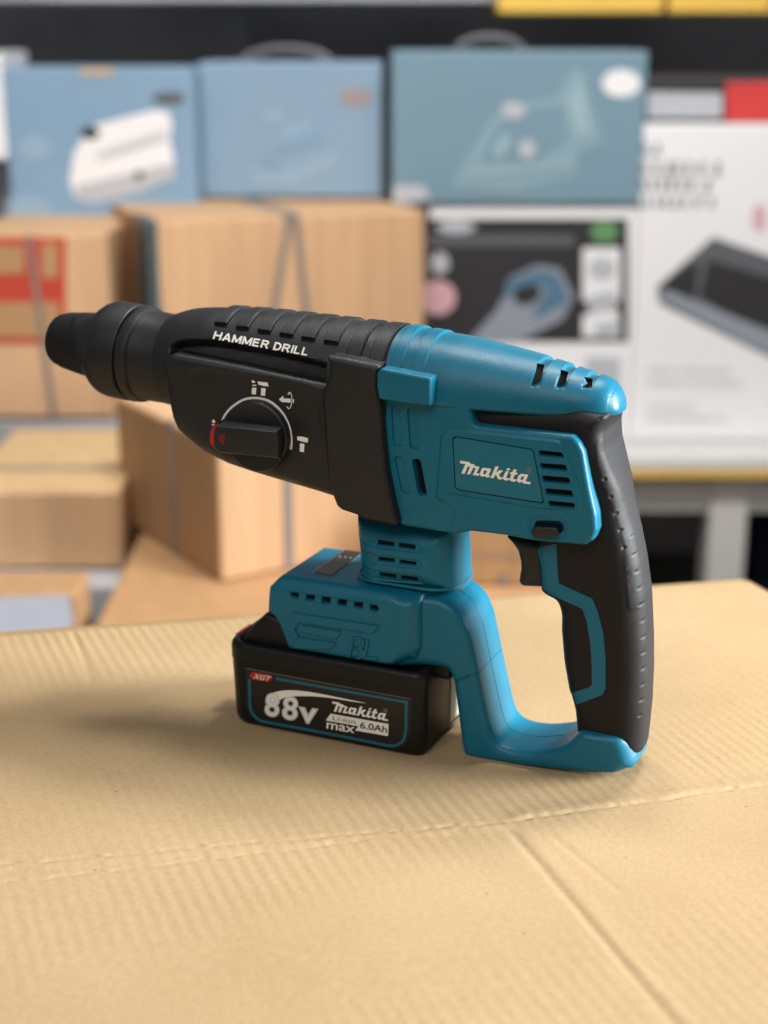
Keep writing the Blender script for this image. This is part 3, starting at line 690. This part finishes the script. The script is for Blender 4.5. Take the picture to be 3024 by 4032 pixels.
# ---- mode dial
dial_s = Plane(33)
dc = loc(px_of('d', [(765, 907)]), 37)[0]; dr = (loc(px_of('d', [(740, 362)]), 37)[0][1] - loc(px_of('d', [(820, 1452)]), 37)[0][1]) / 2 * .965
Vd, Fd = revolve([(0, dr), (3.6, dr), (4.4, dr - .3), (4.9, dr - 1.1), (4.6, dr - 3), (4.5, 2), (4.5, .1)], (dc[0], -32, dc[1]), (0, -1, 0), 96)
Vd, Fd = revolve([(0, dr), (3.6, dr), (4.4, dr - .3), (4.9, dr - 1.1), (4.6, dr - 3), (4.5, 2), (4.5, .1)], (0, 0, 0), (1, 0, 0), 96)
Vd = np.stack([Vd[:, 1] + dc[0], -32 - Vd[:, 0], Vd[:, 2] + dc[1]], 1)
dial = add_mesh('mode_dial', Vd, Fd, M['black'], D, sharp=25)
top = tr(('d', 46, [(200, 742), (640, 785), (1085, 835), (1112, 1100), (1105, 1205), (600, 1165), (230, 1130), (172, 1065), (160, 930), (168, 800)]))
bot = tr(('d', 36.5, [(300, 636), (740, 680), (1188, 748), (1190, 1060), (1170, 1245), (640, 1185), (230, 1140), (150, 1070), (140, 930), (160, 760)]))
ctr = top.mean(0)
mid = ctr + (top - ctr) * 1.0
secs = [np.stack([p[:, 0], np.full(len(p), -h), p[:, 1]], 1) for p, h in
        ((bot, 36.0), (bot * .15 + mid * .85, 44.6), (mid, 45.6), (ctr + (top - ctr) * .965, 46.2), (ctr + (top - ctr) * .9, 46.25))]
V, F = loft(secs); add_mesh('dial_grip', V, F, M['black'], dial, sharp=40)
decal('pointer', [[(240, 692), (150, 742), (108, 830), (97, 930), (112, 1015), (150, 1052), (160, 1044), (158, 930), (166, 830), (196, 746)]], Plane(43.5), M['red'], dial, 0, key='d', depth=5.5)
decal('arrow_mark', [[(205, 918), (290, 850), (322, 878), (325, 965), (296, 1035)]], Plane(46.25), M['darkred'], dial, .1, key='d')
arc = curve_pts([(270, 700), (318, 590), (395, 492), (490, 415), (605, 352), (740, 328), (880, 342), (1010, 393), (1122, 488), (1210, 606), (1270, 740), (1300, 880), (1306, 1000), (1298, 1090)], 5)
decal('dial_arc', [stroke(arc, np.linspace(30, 42, len(arc)))], gbox, M['white'], gear, .25, key='d')
for _s in ([[(718, 72), (742, 64), (776, 92), (770, 100), (735, 106), (724, 98)], [(730, 136), (788, 130), (786, 148), (727, 152)], [(726, 178), (790, 174), (782, 278), (720, 270)],
                      [(808, 82), (958, 100), (970, 158), (900, 150), (818, 128)], [(862, 178), (928, 188), (918, 300), (855, 290)],
                      [(1128, 345), (1188, 296), (1192, 335), (1300, 340), (1298, 400), (1188, 386), (1184, 398), (1132, 360)],
                      [(1335, 347), (1350, 347), (1342, 406), (1330, 402)],
                      list(map(tuple, stroke(curve_pts([(1262, 262), (1290, 244), (1312, 290), (1318, 350), (1312, 420), (1290, 472), (1270, 488), (1246, 462)]), 11))),
                      [(1258, 250), (1285, 268), (1255, 282)], [(1236, 452), (1266, 462), (1246, 482)],
                      [(1398, 898), (1470, 902), (1558, 925), (1553, 992), (1470, 976), (1395, 952)], [(1436, 1002), (1504, 1010), (1496, 1134), (1434, 1122)],
                      [(132, 668), (150, 644), (172, 660), (180, 698), (132, 692)], [(132, 716), (178, 716), (130, 742)]]): decal('mode_symbol', [_s], gbox, M['white'], gear, .25, key='d')
# ---- motor housing: tapered top, side panel, rail block
mz = it('zt', [-22, -2, 12, 27, 49, 61.6, 73, 83, 87.5, 90, 91.5, 92.4], [221.0, 218.8, 217.6, 215.4, 211.5, 208.6, 205.7, 203.4, 201.8, 198.6, 195.2, 192.0])
mw = it('w', [-22, 10, 30, 58, 78, 86, 90, 91.5, 92.4], [30.3, 29.8, 27.5, 23.6, 19.5, 16.0, 12.0, 9.5, 7.0])
ms = it('zs', [-22, 20, 58, 92], [189.5, 189.3, 188.7, 189.3])
def motor_h(P):
    x, z = P[:, 0], P[:, 1]; t = np.clip((z - ms(x)) / (mz(x) - ms(x)), 0, .999); return mw(x) * (1 - t ** 2.15) ** (1 / 2.15)
motor_s = Func(motor_h)
NOTCH = []
for q in ([(948, 452), (1006, 452), 2], [(1082, 458), (1143, 458), 2], [(1224, 458), (1290, 452), 2]):
    a = lift(px_of('3', q[:2]), motor_s, 0); NOTCH.append((a[0][0], a[1][0], a[0][2]))
def motor_top():
    secs = []; ph = np.linspace(0, math.pi, 111)
    xs = np.unique(np.round(np.concatenate([np.arange(-21.3, 44, 1.2), np.arange(44, 84, .45), np.linspace(84, 92.4, 22)] ), 3))
    for x in xs:
        w, zt, zs = mw(x), mz(x), ms(x); c, s = np.cos(ph), np.sin(ph); e = 2 / 2.15
        y = w * np.sign(c) * np.abs(c) ** e; z = zs + (zt - zs) * np.abs(s) ** e
        k = np.zeros(len(ph))
        for a, b, z0 in NOTCH:
            k = np.maximum(k, smooth01((min(x - a, b - x)) / .55) * smooth01((z - z0) / 1.5))
        y = y * (1 - k * 1.6 / w); z = z - k * 1.6 * np.abs(s)
        un = np.array([(-w + .25, zs - .8), (-w + 1.0, zs - 1.7), (-w + 2.2, zs - 2.3), (w - 2.2, zs - 2.3), (w - 1.0, zs - 1.7), (w - .25, zs - .8)])
        yz = np.concatenate([np.stack([y, z], 1), un]); secs.append(np.concatenate([np.full((len(yz), 1), x), yz], 1))
    return loft(secs)
bR = lambda x: 30.1 - .0 * x; bC = lambda x: mz(x) - 30.6
mparts = [motor_top()]
for a, b in ((188, 252), (300, 380)):
    q = lift(px_of('3', [(a, 345), (b, 352)]), motor_s, 1.0); mparts.append(rib(q[0][0], q[1][0], .22, bR, bC, 1.5))
blk = Pillow(fillet(tr(('3', 35, [(118, 372), (140, 345), (412, 398), (412, 548), (395, 552), (240, 532), (128, 512), (116, 440)])), 1.2), 36, 1.6)
mparts.append(blk.mesh(grid=1.6))
body_out = fillet(tr(('3', 29, [(112, 420), (420, 470), (598, 500), (606, 520), (642, 657), (1180, 716), (1212, 755), (1236, 805), (1270, 1000), (1303, 1150), (1309, 1235), (1288, 1288), (1240, 1315),
                               (1098, 1302), (970, 1290), (820, 1262), (620, 1238), (540, 1255), (240, 1206), (205, 1100), (165, 900), (140, 700), (130, 560)])), 3)
cap = lambda pts, r=2.2: fillet(tr(('3', 28.5, pts)), r)
VENT = [[(998, 790), (1125, 803), (1140, 832), (1005, 820)], [(1005, 860), (1145, 870), (1157, 905), (1015, 890)], [(1018, 928), (1165, 940), (1170, 975), (1025, 962)],
        [(1035, 997), (1180, 1010), (1187, 1045), (1040, 1032)], [(1050, 1065), (1195, 1078), (1195, 1107), (1058, 1095)]]
LONG = [[(192, 548), (240, 548), (258, 775), (206, 768)], [(280, 560), (334, 565), (348, 788), (296, 782)], [(208, 822), (258, 830), (300, 1032), (250, 1025)], [(306, 838), (352, 842), (390, 1042), (342, 1036)]]
feats = [(fillet(tr(('3', 29, [(632, 690), (1110, 742), (1165, 830), (1245, 1120), (1010, 1110), (520, 1028), (480, 1060), (440, 1060), (470, 690)])), 4), .9, 1.4)]
feats += [(cap(v, .8), -2.6, .3) for v in VENT] + [(cap(v, 2.0), -1.3 if i < 3 else -4.5, .35) for i, v in enumerate(LONG)]
feats += [(fillet(tr(('3', 29, [(938, 1190), (965, 1150), (1110, 1158), (1150, 1195), (1148, 1245), (1120, 1290), (975, 1280), (940, 1245)])), 5), -1.2, 2.2),
          (fillet(tr(('3', 28, [(972, 1200), (985, 1178), (1110, 1180), (1132, 1205), (1132, 1225), (1118, 1245), (975, 1240)])), 2), -3.5, .4),
          (fillet(tr(('3', 29, [(440, 1070), (505, 1085), (540, 1130), (510, 1240), (440, 1230)])), 3), -1.3, 3)]
body = Pillow(body_out, 28.5, 2.5, feats=feats)
mparts.append(body.mesh(grid=1.1))
V, F = join(mparts); motor = add_mesh('motor_housing', V, F, M['blue'], D, sharp=32)
for v in VENT: decal('vent_slot_shade', [cap_px for cap_px in [v]], Plane(26.9), M['dark'], motor, .12, key='3')  # dark inserts paint the shade at the bottom of the vents
decal('vent_opening_shade', [LONG[3]], Plane(24.3), M['dark'], motor, .12, key='3')  # dark insert, shade of the deep opening put into colour
for v in ([(988, 318), (1030, 326), (1008, 408), (968, 438), (965, 420)], [(1118, 352), (1160, 366), (1142, 428), (1098, 444), (1108, 410)], [(1244, 392), (1292, 398), (1288, 448), (1238, 446), (1262, 428)]):
    decal('exhaust_slot_shade', [v], motor_s, M['dark'], motor, -1.35, fine=.8, key='3')  # near-black insert paints the shade inside each blue notch
decal('name_plate', [(list(map(tuple, fillet(np.array([(527, 725), (545, 716), (955, 785), (970, 795), (1025, 1070), (1015, 1082), (560, 1010), (540, 995)], float), 8)))), ], Plane(29.4), M['dark'], motor, .15, key='3')
P0 = np.array([(527, 725), (545, 716), (955, 785), (970, 795), (1025, 1070), (1015, 1082), (560, 1010), (540, 995)], float)
pc = P0.mean(0); plate = decal('name_plate', [list(map(tuple, pc + (P0 - pc) * np.array([.975, .962])))], Plane(29.4), M['label'], motor, .4, key='3', depth=.5)
LOGO = [[(147, 155), (322, 183), (318, 207), (407, 224), (403, 247), (495, 268), (487, 302), (443, 383), (502, 388), (480, 430), (375, 416), (432, 292), (386, 284), (325, 408), (270, 400), (326, 268), (286, 260), (228, 396), (168, 387), (242, 217), (147, 205)],
        ([(560, 284), (708, 303), (698, 345), (660, 425), (703, 430), (672, 460), (610, 456), (590, 430), (565, 446), (530, 443), (498, 408), (530, 318)], [[(582, 330), (636, 338), (605, 404), (562, 399)]]),
        [(790, 257), (846, 265), (802, 368), (862, 328), (928, 336), (848, 412), (882, 458), (930, 462), (897, 498), (832, 492), (800, 412), (788, 414), (752, 477), (697, 471)],
        [(1000, 290), (1052, 298), (1040, 335), (983, 328)], [(977, 345), (1030, 352), (980, 468), (1045, 478), (1015, 518), (955, 512), (917, 480), (930, 440)],
        [(1115, 313), (1175, 320), (1152, 372), (1192, 378), (1172, 415), (1135, 412), (1107, 488), (1170, 500), (1138, 540), (1085, 535), (1040, 505), (1052, 465), (1078, 405), (1045, 400), (1062, 363), (1095, 365)],
        ([(1250, 393), (1385, 410), (1335, 530), (1422, 545), (1418, 585), (1290, 568), (1262, 535), (1240, 555), (1205, 552), (1170, 515), (1205, 432)], [[(1262, 440), (1315, 447), (1280, 508), (1240, 503)]])]
def circ(c, r, n=28): a = np.linspace(0, 2 * math.pi, n, endpoint=False); return [(c[0] + r * math.cos(t), c[1] + r * math.sin(t)) for t in a]
RING = (circ((1397, 323), 53), [circ((1397, 323), 43)])
decal('plate_lettering', LOGO, Plane(29.9), M['white'], plate, .08, key='l')
ring = decal('plate_mark', [RING], Plane(29.9), M['greyprint'], plate, .08, key='l')
lettering('plate_mark', 'R', Plane(29.9), M['greyprint'], plate, 'l', (1378, 349), (1424, 356), (3, -52), offset=.02, up=.08)
# speed switch and trigger
sw = Pillow(fillet(tr(('3', 29.5, [(958, 1225), (975, 1206), (1090, 1210), (1108, 1228), (1104, 1255), (1085, 1270), (975, 1266), (958, 1250)])), 2), 30.5, 1.2)
sw.build('direction_switch', M['black'], D, grid=1.2)
trg = Pillow(fillet(tr(('5', 9, [(472, 350), (520, 400), (556, 450), (573, 520), (575, 570), (566, 620), (562, 650), (577, 677), (605, 685), (735, 690), (760, 560), (760, 400)])), 3), 10, 4)
trg.build('trigger', M['black'], D, grid=1.5)
# ---- grip
RT_ = -3
grip_out = fillet(tr(('3', 18, [(604, 512), (800, 535), (1000, 552), (1240, 560)]), ('3', 2, [(1370, 556), (1412, 562), (1418, 580), (1402, 618), (1392, 655), (1394, 692)]),
                     ('3', RT_, [(1412, 740), (1450, 860), (1482, 950), (1512, 1080), (1548, 1220), (1578, 1370), (1602, 1550)]),
                     ('5', RT_, [(1430, 800), (1439, 1000), (1440, 1200), (1430, 1450), (1418, 1600), (1408, 1690), (1392, 1722)]),
                     ('5', 10, [(1100, 1720), (960, 1700), (953, 1600), (945, 1460), (922, 1368), (908, 1340), (875, 1150), (858, 950), (860, 850), (848, 795), (828, 756)]),
                     ('5', 10, [(760, 722), (727, 692), (717, 560), (700, 430)]), ('3', 18, [(985, 1300), (960, 1200), (700, 1100), (650, 720)])), 30, 6)
dots3 = [(1330, 620), (1268, 680), (1350, 805), (1387, 900), (1355, 950), (1420, 992), (1388, 1047), (1450, 1085), (1418, 1137), (1477, 1177), (1442, 1227), (1498, 1270), (1515, 1364), (1530, 1455), (1543, 1545), (1553, 1635)]
dots5 = [(1368, 800), (1375, 907), (1380, 1013), (1381, 1115), (1380, 1218), (1377, 1322), (1367, 1423), (1357, 1523), (1255, 425)]
grip0 = Pillow(grip_out, 19, lambda P: 7.5 + 5.5 * smooth01((P[:, 0] - 88) / 16), wfun=lambda P: 18.5 + 4.5 * smooth01((P[:, 1] - 140) / 35) - 2.0 * smooth01((42 - P[:, 1]) / 25))
dp = np.concatenate([lift(px_of('3', dots3), grip0, 0), lift(px_of('5', dots5), grip0, 0)])
pad = fillet(tr(('3', 15, [(1325, 745), (1340, 728), (1395, 712), (1480, 950), (1560, 1220), (1605, 1500), (1600, 1660), (1490, 1660), (1460, 1300), (1400, 1080), (1350, 950), (1332, 860)])), 2)
grip = Pillow(grip_out, 19, grip0.r, wfun=grip0.wfun, dimples=[((p[0], p[2]), 1.1, .85) for p in dp], feats=[(pad, .35, .7)])
gr = grip.build('grip', M['rubber'], D, grid=1.2)
decal('grip_trim', [list(map(tuple, fillet(np.array([(690, 425), (815, 400), (822, 580), (831, 660), (1050, 760), (1085, 850), (1120, 980), (1135, 1150), (1135, 1345), (1113, 1388), (944, 1452), (922, 1372), (1030, 1338), (1046, 1318), (1045, 1200), (1035, 1050), (1010, 900), (984, 826), (828, 756), (760, 722), (727, 692), (717, 560)], float), 8, 4)))],
      grip, M['blue'], gr, .35, fine=2.5, key='5', depth=1.2)
# ---- rear frame: arm and base bar
fr_raw = tr(('4', 21, [(1030, 500), (1070, 492), (1180, 506), (1260, 519), (1330, 556), (1392, 622), (1432, 720)]),
                   ('5', 20, [(250, 1020), (298, 1250), (330, 1400), (376, 1600), (400, 1668), (440, 1716), (520, 1748), (650, 1762), (800, 1748), (880, 1716), (940, 1655), (960, 1640), (990, 1632), (1100, 1654), (1250, 1680)]),
                   ('5', -8, [(1398, 1690), (1404, 1722), (1382, 1764)]), ('5', 6, [(1312, 1826)]), ('5', 12, [(1214, 1874)]),
                   ('5', 18, [(1130, 1898), (960, 1886), (600, 1850), (300, 1806), (240, 1788), (214, 1758), (200, 1690), (150, 1300), (130, 1245), (105, 1206)]), ('4', 20, [(1120, 886), (1040, 880)]))
fr_rad = np.full(len(fr_raw), 40.0); fr_rad[7 + 15:7 + 18] = (1.5, 1.5, 6)
fr_out = fillet(fr_raw, fr_rad, 7)
frame = Pillow(fr_out, 22, lambda P: 4.5 + 3 * smooth01((P[:, 0] - 98) / 14), wfun=lambda P: (21.5 + 7 * smooth01((6 - P[:, 0]) / 26)) * np.sqrt(1 - .7 * np.clip((P[:, 0] - 86) / 31, 0, 1) ** 2))
fo = frame.build('rear_frame', M['blue'], D, grid=1.5, bstep=1.0)
rim = resample(frame.poly, 1.0)
def wall_path(a, b):
    P = loc(px_of('5', [a]), 20)[0]; Q = loc(px_of('5', [b]), 20)[0]; i = np.hypot(*(rim - P).T).argmin(); j = np.hypot(*(rim - Q).T).argmin()
    s = rim[min(i, j):max(i, j) + 1]; return s
w = wall_path((20, 740), (800, 1748)); parts = [tube(np.stack([w[:, 0], np.full(len(w), 0.0), w[:, 1]], 1), .22)]
q = rim[np.hypot(*(rim - loc(px_of('5', [(298, 1250)]), 20)[0]).T).argmin()]; q2 = loc(px_of('5', [(150, 1302)]), 22)[0]
parts.append(tube([(q[0], -17.6, q[1]), (q[0], 17.6, q[1])], .22)); parts.append(tube([(q2[0], -22, q2[1]), (q[0] - 4.3, -22, q[1] - 1.0), (q[0] - 1.5, -20.7, q[1] - .3), (q[0] - .3, -19, q[1]), (q[0], -17.5, q[1])], .22))
V, F = join(parts); add_mesh('mould_seam', V, F, M['seam'], fo)
# ---- battery mount, neck, display
TOPZ = 89.0
mt_px = [('4', 27, [(372, 386), (700, 433), (1070, 489), (1150, 503)]), ('4', 26, [(1165, 560), (1165, 800)]), ('4', 31, [(1120, 884), (1000, 900), (410, 803), (352, 655), (325, 618), (291, 590), (294, 520), (300, 452), (335, 412)])]
mt_out = fillet(tr(*mt_px), 1.0)
la, lb = tr(('4', 31, [(300, 458), (1070, 552)]))
VN = [[(433, 478), (473, 482), (471, 514), (434, 506), (424, 492)], [(513, 490), (565, 495), (562, 525), (513, 522)], [(603, 502), (655, 510), (652, 543), (602, 537)], [(693, 517), (745, 522), (745, 558), (693, 550)], [(785, 532), (837, 537), (837, 572), (785, 565)], [(877, 547), (915, 552), (928, 570), (915, 588), (877, 580)]]
mount = Pillow(mt_out, 31, lambda P: 2.2 + 8 * smooth01((P[:, 0] + 20) / 14) , slopes=[(la, lb, .62)],
               feats=[(fillet(tr(('4', 30, [(424, 478), (440, 470), (915, 545), (932, 568), (915, 592), (430, 510)])), 2), -.5, .5)] + [(tr(('4', 30, v)), -2.2, .3) for v in VN])
mo = mount.build('battery_mount', M['blue'], D, grid=1.3)
for v in VN: decal('vent_slot_shade', [v], Plane(28.3), M['dark'], mo, .15, key='4')  # recess shade painted as dark inserts on the vent floors
decal('raised_emblem', [[(430, 597), (925, 674), (888, 712), (470, 648), (446, 690), (468, 738), (440, 745), (408, 672)], [(490, 670), (712, 706), (680, 742), (480, 704)], [(470, 738), (678, 770), (648, 803), (440, 797), (456, 762)]],
      mount, M['blue'], mo, 1.1, key='4', depth=1.5)
for s in ([(776, 737), (768, 790), (755, 850)], [(772, 740), (800, 741), (830, 752), (838, 772), (826, 790), (798, 796), (768, 793)], [(768, 795), (800, 798), (828, 808), (836, 828), (824, 848), (796, 855), (757, 850)], [(862, 752), (852, 805), (842, 854)], [(842, 852), (880, 857), (915, 861)]):
    decal('raised_letter', [stroke(curve_pts(s, 5), 11)], mount, M['blue'], mo, 1.1, key='4', depth=1.5)
nk_out = fillet(tr(('4', 13, [(812, 40), (820, 150), (834, 320), (846, 430), (848, 490)]), ('4', -13, [(1456, 400), (1455, 345), (1450, 240), (1444, 130), (1440, 30)])), 0)
nk_out = nk_out + np.where(np.arange(10)[:, None] < 5, -2.6, 1.6) * np.array([[1., 0]])
NS = [[(915, 185), (1010, 200), (1008, 222), (915, 210)], [(1035, 202), (1130, 215), (1130, 240), (1035, 226)], [(922, 278), (1015, 290), (1015, 313), (922, 302)], [(1042, 295), (1138, 308), (1138, 330), (1042, 318)],
      [(928, 366), (1022, 380), (1022, 405), (928, 392)], [(1048, 385), (1142, 397), (1142, 422), (1048, 410)]]
bands = [fillet(tr(('4', 20, p)), 2) for p in ([(780, 148), (915, 170), (1150, 205), (1172, 226), (1160, 252), (915, 225), (780, 195)], [(780, 240), (920, 262), (1155, 296), (1178, 318), (1165, 343), (920, 318), (780, 290)], [(780, 330), (925, 352), (1160, 385), (1184, 408), (1170, 434), (925, 408), (780, 380)])]
neck = Pillow(nk_out, 21.5, 16, feats=[(b, -.7, .6) for b in bands] + [(tr(('4', 21, v)), -2.5, .3) for v in NS])
nk = neck.build('neck', M['blue'], D, grid=1.1, rings=10)
for v in NS: decal('vent_slot_shade', [v], Plane(18.4), M['dark'], nk, .3, key='4')  # dark floors paint the shade inside the neck vents
ring_p = resample(fillet(np.array([(nk_out[:, 0].min() + .5, -21), (nk_out[:, 0].max() - .5, -21), (nk_out[:, 0].max() - .5, 21), (nk_out[:, 0].min() + .5, 21)]), 17, 12), 2)
V, F = tube(np.concatenate([np.stack([ring_p[:, 0], ring_p[:, 1], np.full(len(ring_p), TOPZ - .2)], 1), [[ring_p[0][0], ring_p[0][1], TOPZ - .2]]]), .9, 10); add_mesh('neck_fillet', V, F, M['blue'], nk)
def top_plate(name, pts, z0, z1, m, parent, key='s'):
    p = loc_top(px_of(key, pts), z1); n = len(p)
    V = [(a, b, z0) for a, b in p] + [(a, b, z1) for a, b in p]; F = [tuple(range(n)), tuple(range(n, 2 * n))] + [(i, (i + 1) % n, n + (i + 1) % n, n + i) for i in range(n)]
    return add_mesh(name, np.array(V), F, m, parent, smooth=False)
zt0 = mount.poly[:, 1].max() - .3
dsp = top_plate('charge_display', [(270, 850), (702, 925), (1385, 402), (982, 352)], zt0 - 1, zt0 + .5, M['steel'], mo)
top_plate('display_glass', [(300, 838), (700, 905), (1362, 402), (990, 366)], zt0 - 1, zt0 + .8, M['glass'], dsp)
for c in ((868, 508), (985, 515), (1098, 532)): top_plate('charge_light', [(c[0] - 32, c[1] + 14), (c[0] + 5, c[1] + 20), (c[0] + 36, c[1] - 14), (c[0] - 4, c[1] - 20)], zt0, zt0 + .9, M['greyprint'], dsp)
# ---- battery pack
def rrect(x0, x1, y0, y1, rl, rr, inset, n=9):
    x0 += inset; x1 -= inset; y0 += inset; y1 -= inset; rl = max(rl - inset, .5); rr = max(rr - inset, .5); out = []
    for cx, cy, r, a0 in ((x1 - rr, y0 + rr, rr, -90), (x1 - rr, y1 - rr, rr, 0), (x0 + rl, y1 - rl, rl, 90), (x0 + rl, y0 + rl, rl, 180)):
        for k in range(n): a = rad(a0 + 90 * k / (n - 1)); out.append((cx + r * math.cos(a), cy + r * math.sin(a)))
    return np.array(out)
def stack(levels, x0, x1, w, rl, rr):
    return loft([np.concatenate([rrect(x0 + dx, x1, -w, w, rl, rr, i), np.full((36, 1), z)], 1) for z, i, dx in levels])
BX0, BX1 = -114.2, 3.6
V, F = stack([(.2, 5, 2), (.4, 3, 2), (1.3, 1.2, 2), (3.0, .3, 2), (5, 0, 1.8), (28, 0, .8), (37.0, 0, .3), (37.3, -.35, .3), (43.6, -.35, .3), (45.3, .1, .3), (46.5, 1.0, .3), (47.0, 2.2, .3), (46.9, 3.6, .3), (46.0, 4.6, .3), (43, 5.2, .3), (42.8, 12, .3)], BX0, BX1, 35, 13, 7)
bat = add_mesh('battery_pack', V, F, M['batt'], D, sharp=45)
up_out = fillet(tr(('4', 25, [(132, 775), (175, 715), (240, 640), (288, 594), (340, 610), (480, 690), (1100, 800), (1290, 850)]), ('4', 22, [(1318, 915), (1318, 1000)]), ('4', 27, [(1100, 985), (400, 880), (140, 812)])), 2)
Pillow(up_out, 28, 3, wfun=lambda P: 28 - 9 * smooth01((P[:, 0] + 45) / 25)).build('battery_head', M['batt'], bat, grid=2.5)
rb = loc(px_of('4', [(163, 690)]), 0)[0]
V, F = join([(np.array([(rb[0] - 1.2 + a, b, rb[1] - 6 + c) for a in (0, 6) for b in (-8, 8) for c in (0, 6.3)]), [(0, 1, 3, 2), (4, 6, 7, 5), (0, 4, 5, 1), (2, 3, 7, 6), (0, 2, 6, 4), (1, 5, 7, 3)])])
add_mesh('release_button', V, F, M['red'], bat, smooth=False)
V, F = join([(np.array([(BX1 + a, b, c) for a in (-1, .5) for b in (3.5, 29) for c in (5, 50)]), [(0, 1, 3, 2), (4, 6, 7, 5), (0, 4, 5, 1), (2, 3, 7, 6), (0, 2, 6, 4), (1, 5, 7, 3)])])
add_mesh('end_panel', V, F, M['pale'], bat, smooth=False)  # pale panel on the far half of the battery's end
BF = Plane(35.0)
lab = decal('battery_label', [[(18, 78), (1610, 374), (1600, 700), (1560, 810), (1480, 860), (180, 610), (60, 540), (20, 450)]], BF, M['blacklabel'], bat, .08, key='b')
decal('label_frame', [stroke(curve_pts([(54, 178), (56, 300), (58, 432), (78, 500), (130, 560), (205, 592), (500, 645), (900, 722), (1200, 780), (1400, 820), (1480, 808), (1532, 765), (1553, 690), (1558, 600), (1560, 415)], 6), 26),
                      [(290, 160), (1578, 395), (1576, 420), (1545, 412), (318, 190)]], BF, M['teal'], lab, .14, key='b')
decal('label_hairline', [[(18, 74), (1610, 371), (1610, 375), (18, 79)]], BF, M['greyprint'], lab, .14, key='b')
badge = decal('label_badge', [[(50, 145), (88, 110), (248, 140), (275, 172), (242, 207), (95, 185)]], BF, M['red'], lab, .2, key='b')
lettering('label_badge', 'XGT', BF, M['white'], lab, 'b', (84, 172), (240, 197), (14, -42), offset=.006, shear=.25, up=.26)
decal('label_swoosh', [list(map(tuple, np.concatenate([curve_pts([(210, 415), (212, 370), (245, 330), (305, 305), (400, 289), (520, 291), (700, 315), (900, 355), (1100, 396), (1172, 411)], 6), curve_pts([(1172, 413), (1060, 398), (900, 372), (750, 352), (600, 344), (480, 346), (390, 360), (320, 400), (300, 440)], 6)])))], BF, M['white'], lab, .16, key='b')
for off, m_, u_ in ((.034, 'white', .2), (.014, 'greyprint', .24), (.002, 'white', .28)):
    for ch, a, b, u in (('8', (205, 524), (330, 540), (12, -205)), ('8', (372, 556), (505, 573), (14, -205)), ('v', (536, 588), (690, 606), (12, -200))):
        lettering('label_voltage', ch, BF, M[m_], lab, 'b', a, b, u, offset=off, up=u_)
A = np.array([(147, 155, 1), (1422, 545, 1), (168, 387, 1)], float); Bm = np.array([(180, 522), (1580, 975), (215, 775)], float); T = np.linalg.solve(A, Bm)
tl = lambda pts: [tuple(np.array([x, y, 1]) @ T) for x, y in pts]
decal('label_lettering', [(tl(p[0]), [tl(q) for q in p[1]]) if isinstance(p, tuple) else tl(p) for p in LOGO], BF, M['white'], lab, .2, key='c')
decal('label_mark', [(circ((1512, 757), 62), [circ((1512, 757), 51)])], BF, M['greyprint'], lab, .2, key='c')
lettering('label_mark', 'R', BF, M['greyprint'], lab, 'c', (1488, 785), (1545, 795), (3, -62), offset=.02, up=.2)
decal('label_banner', [[(140, 830), (1595, 1090), (1580, 1395), (750, 1250), (835, 1145), (20, 1000)]], BF, M['white'], lab, .16, key='c')
lettering('label_lettering', 'Li-ion', BF, M['blacklabel'], lab, 'c', (185, 990), (760, 1092), (16, -112), offset=-.004, up=.24)
lettering('label_lettering', '6.0Ah', BF, M['blacklabel'], lab, 'c', (875, 1190), (1545, 1310), (14, -152), offset=.014, up=.24)
lettering('label_lettering', 'max', BF, M['white'], lab, 'c', (35, 1195), (725, 1318), (20, -215), offset=.014, up=.24)
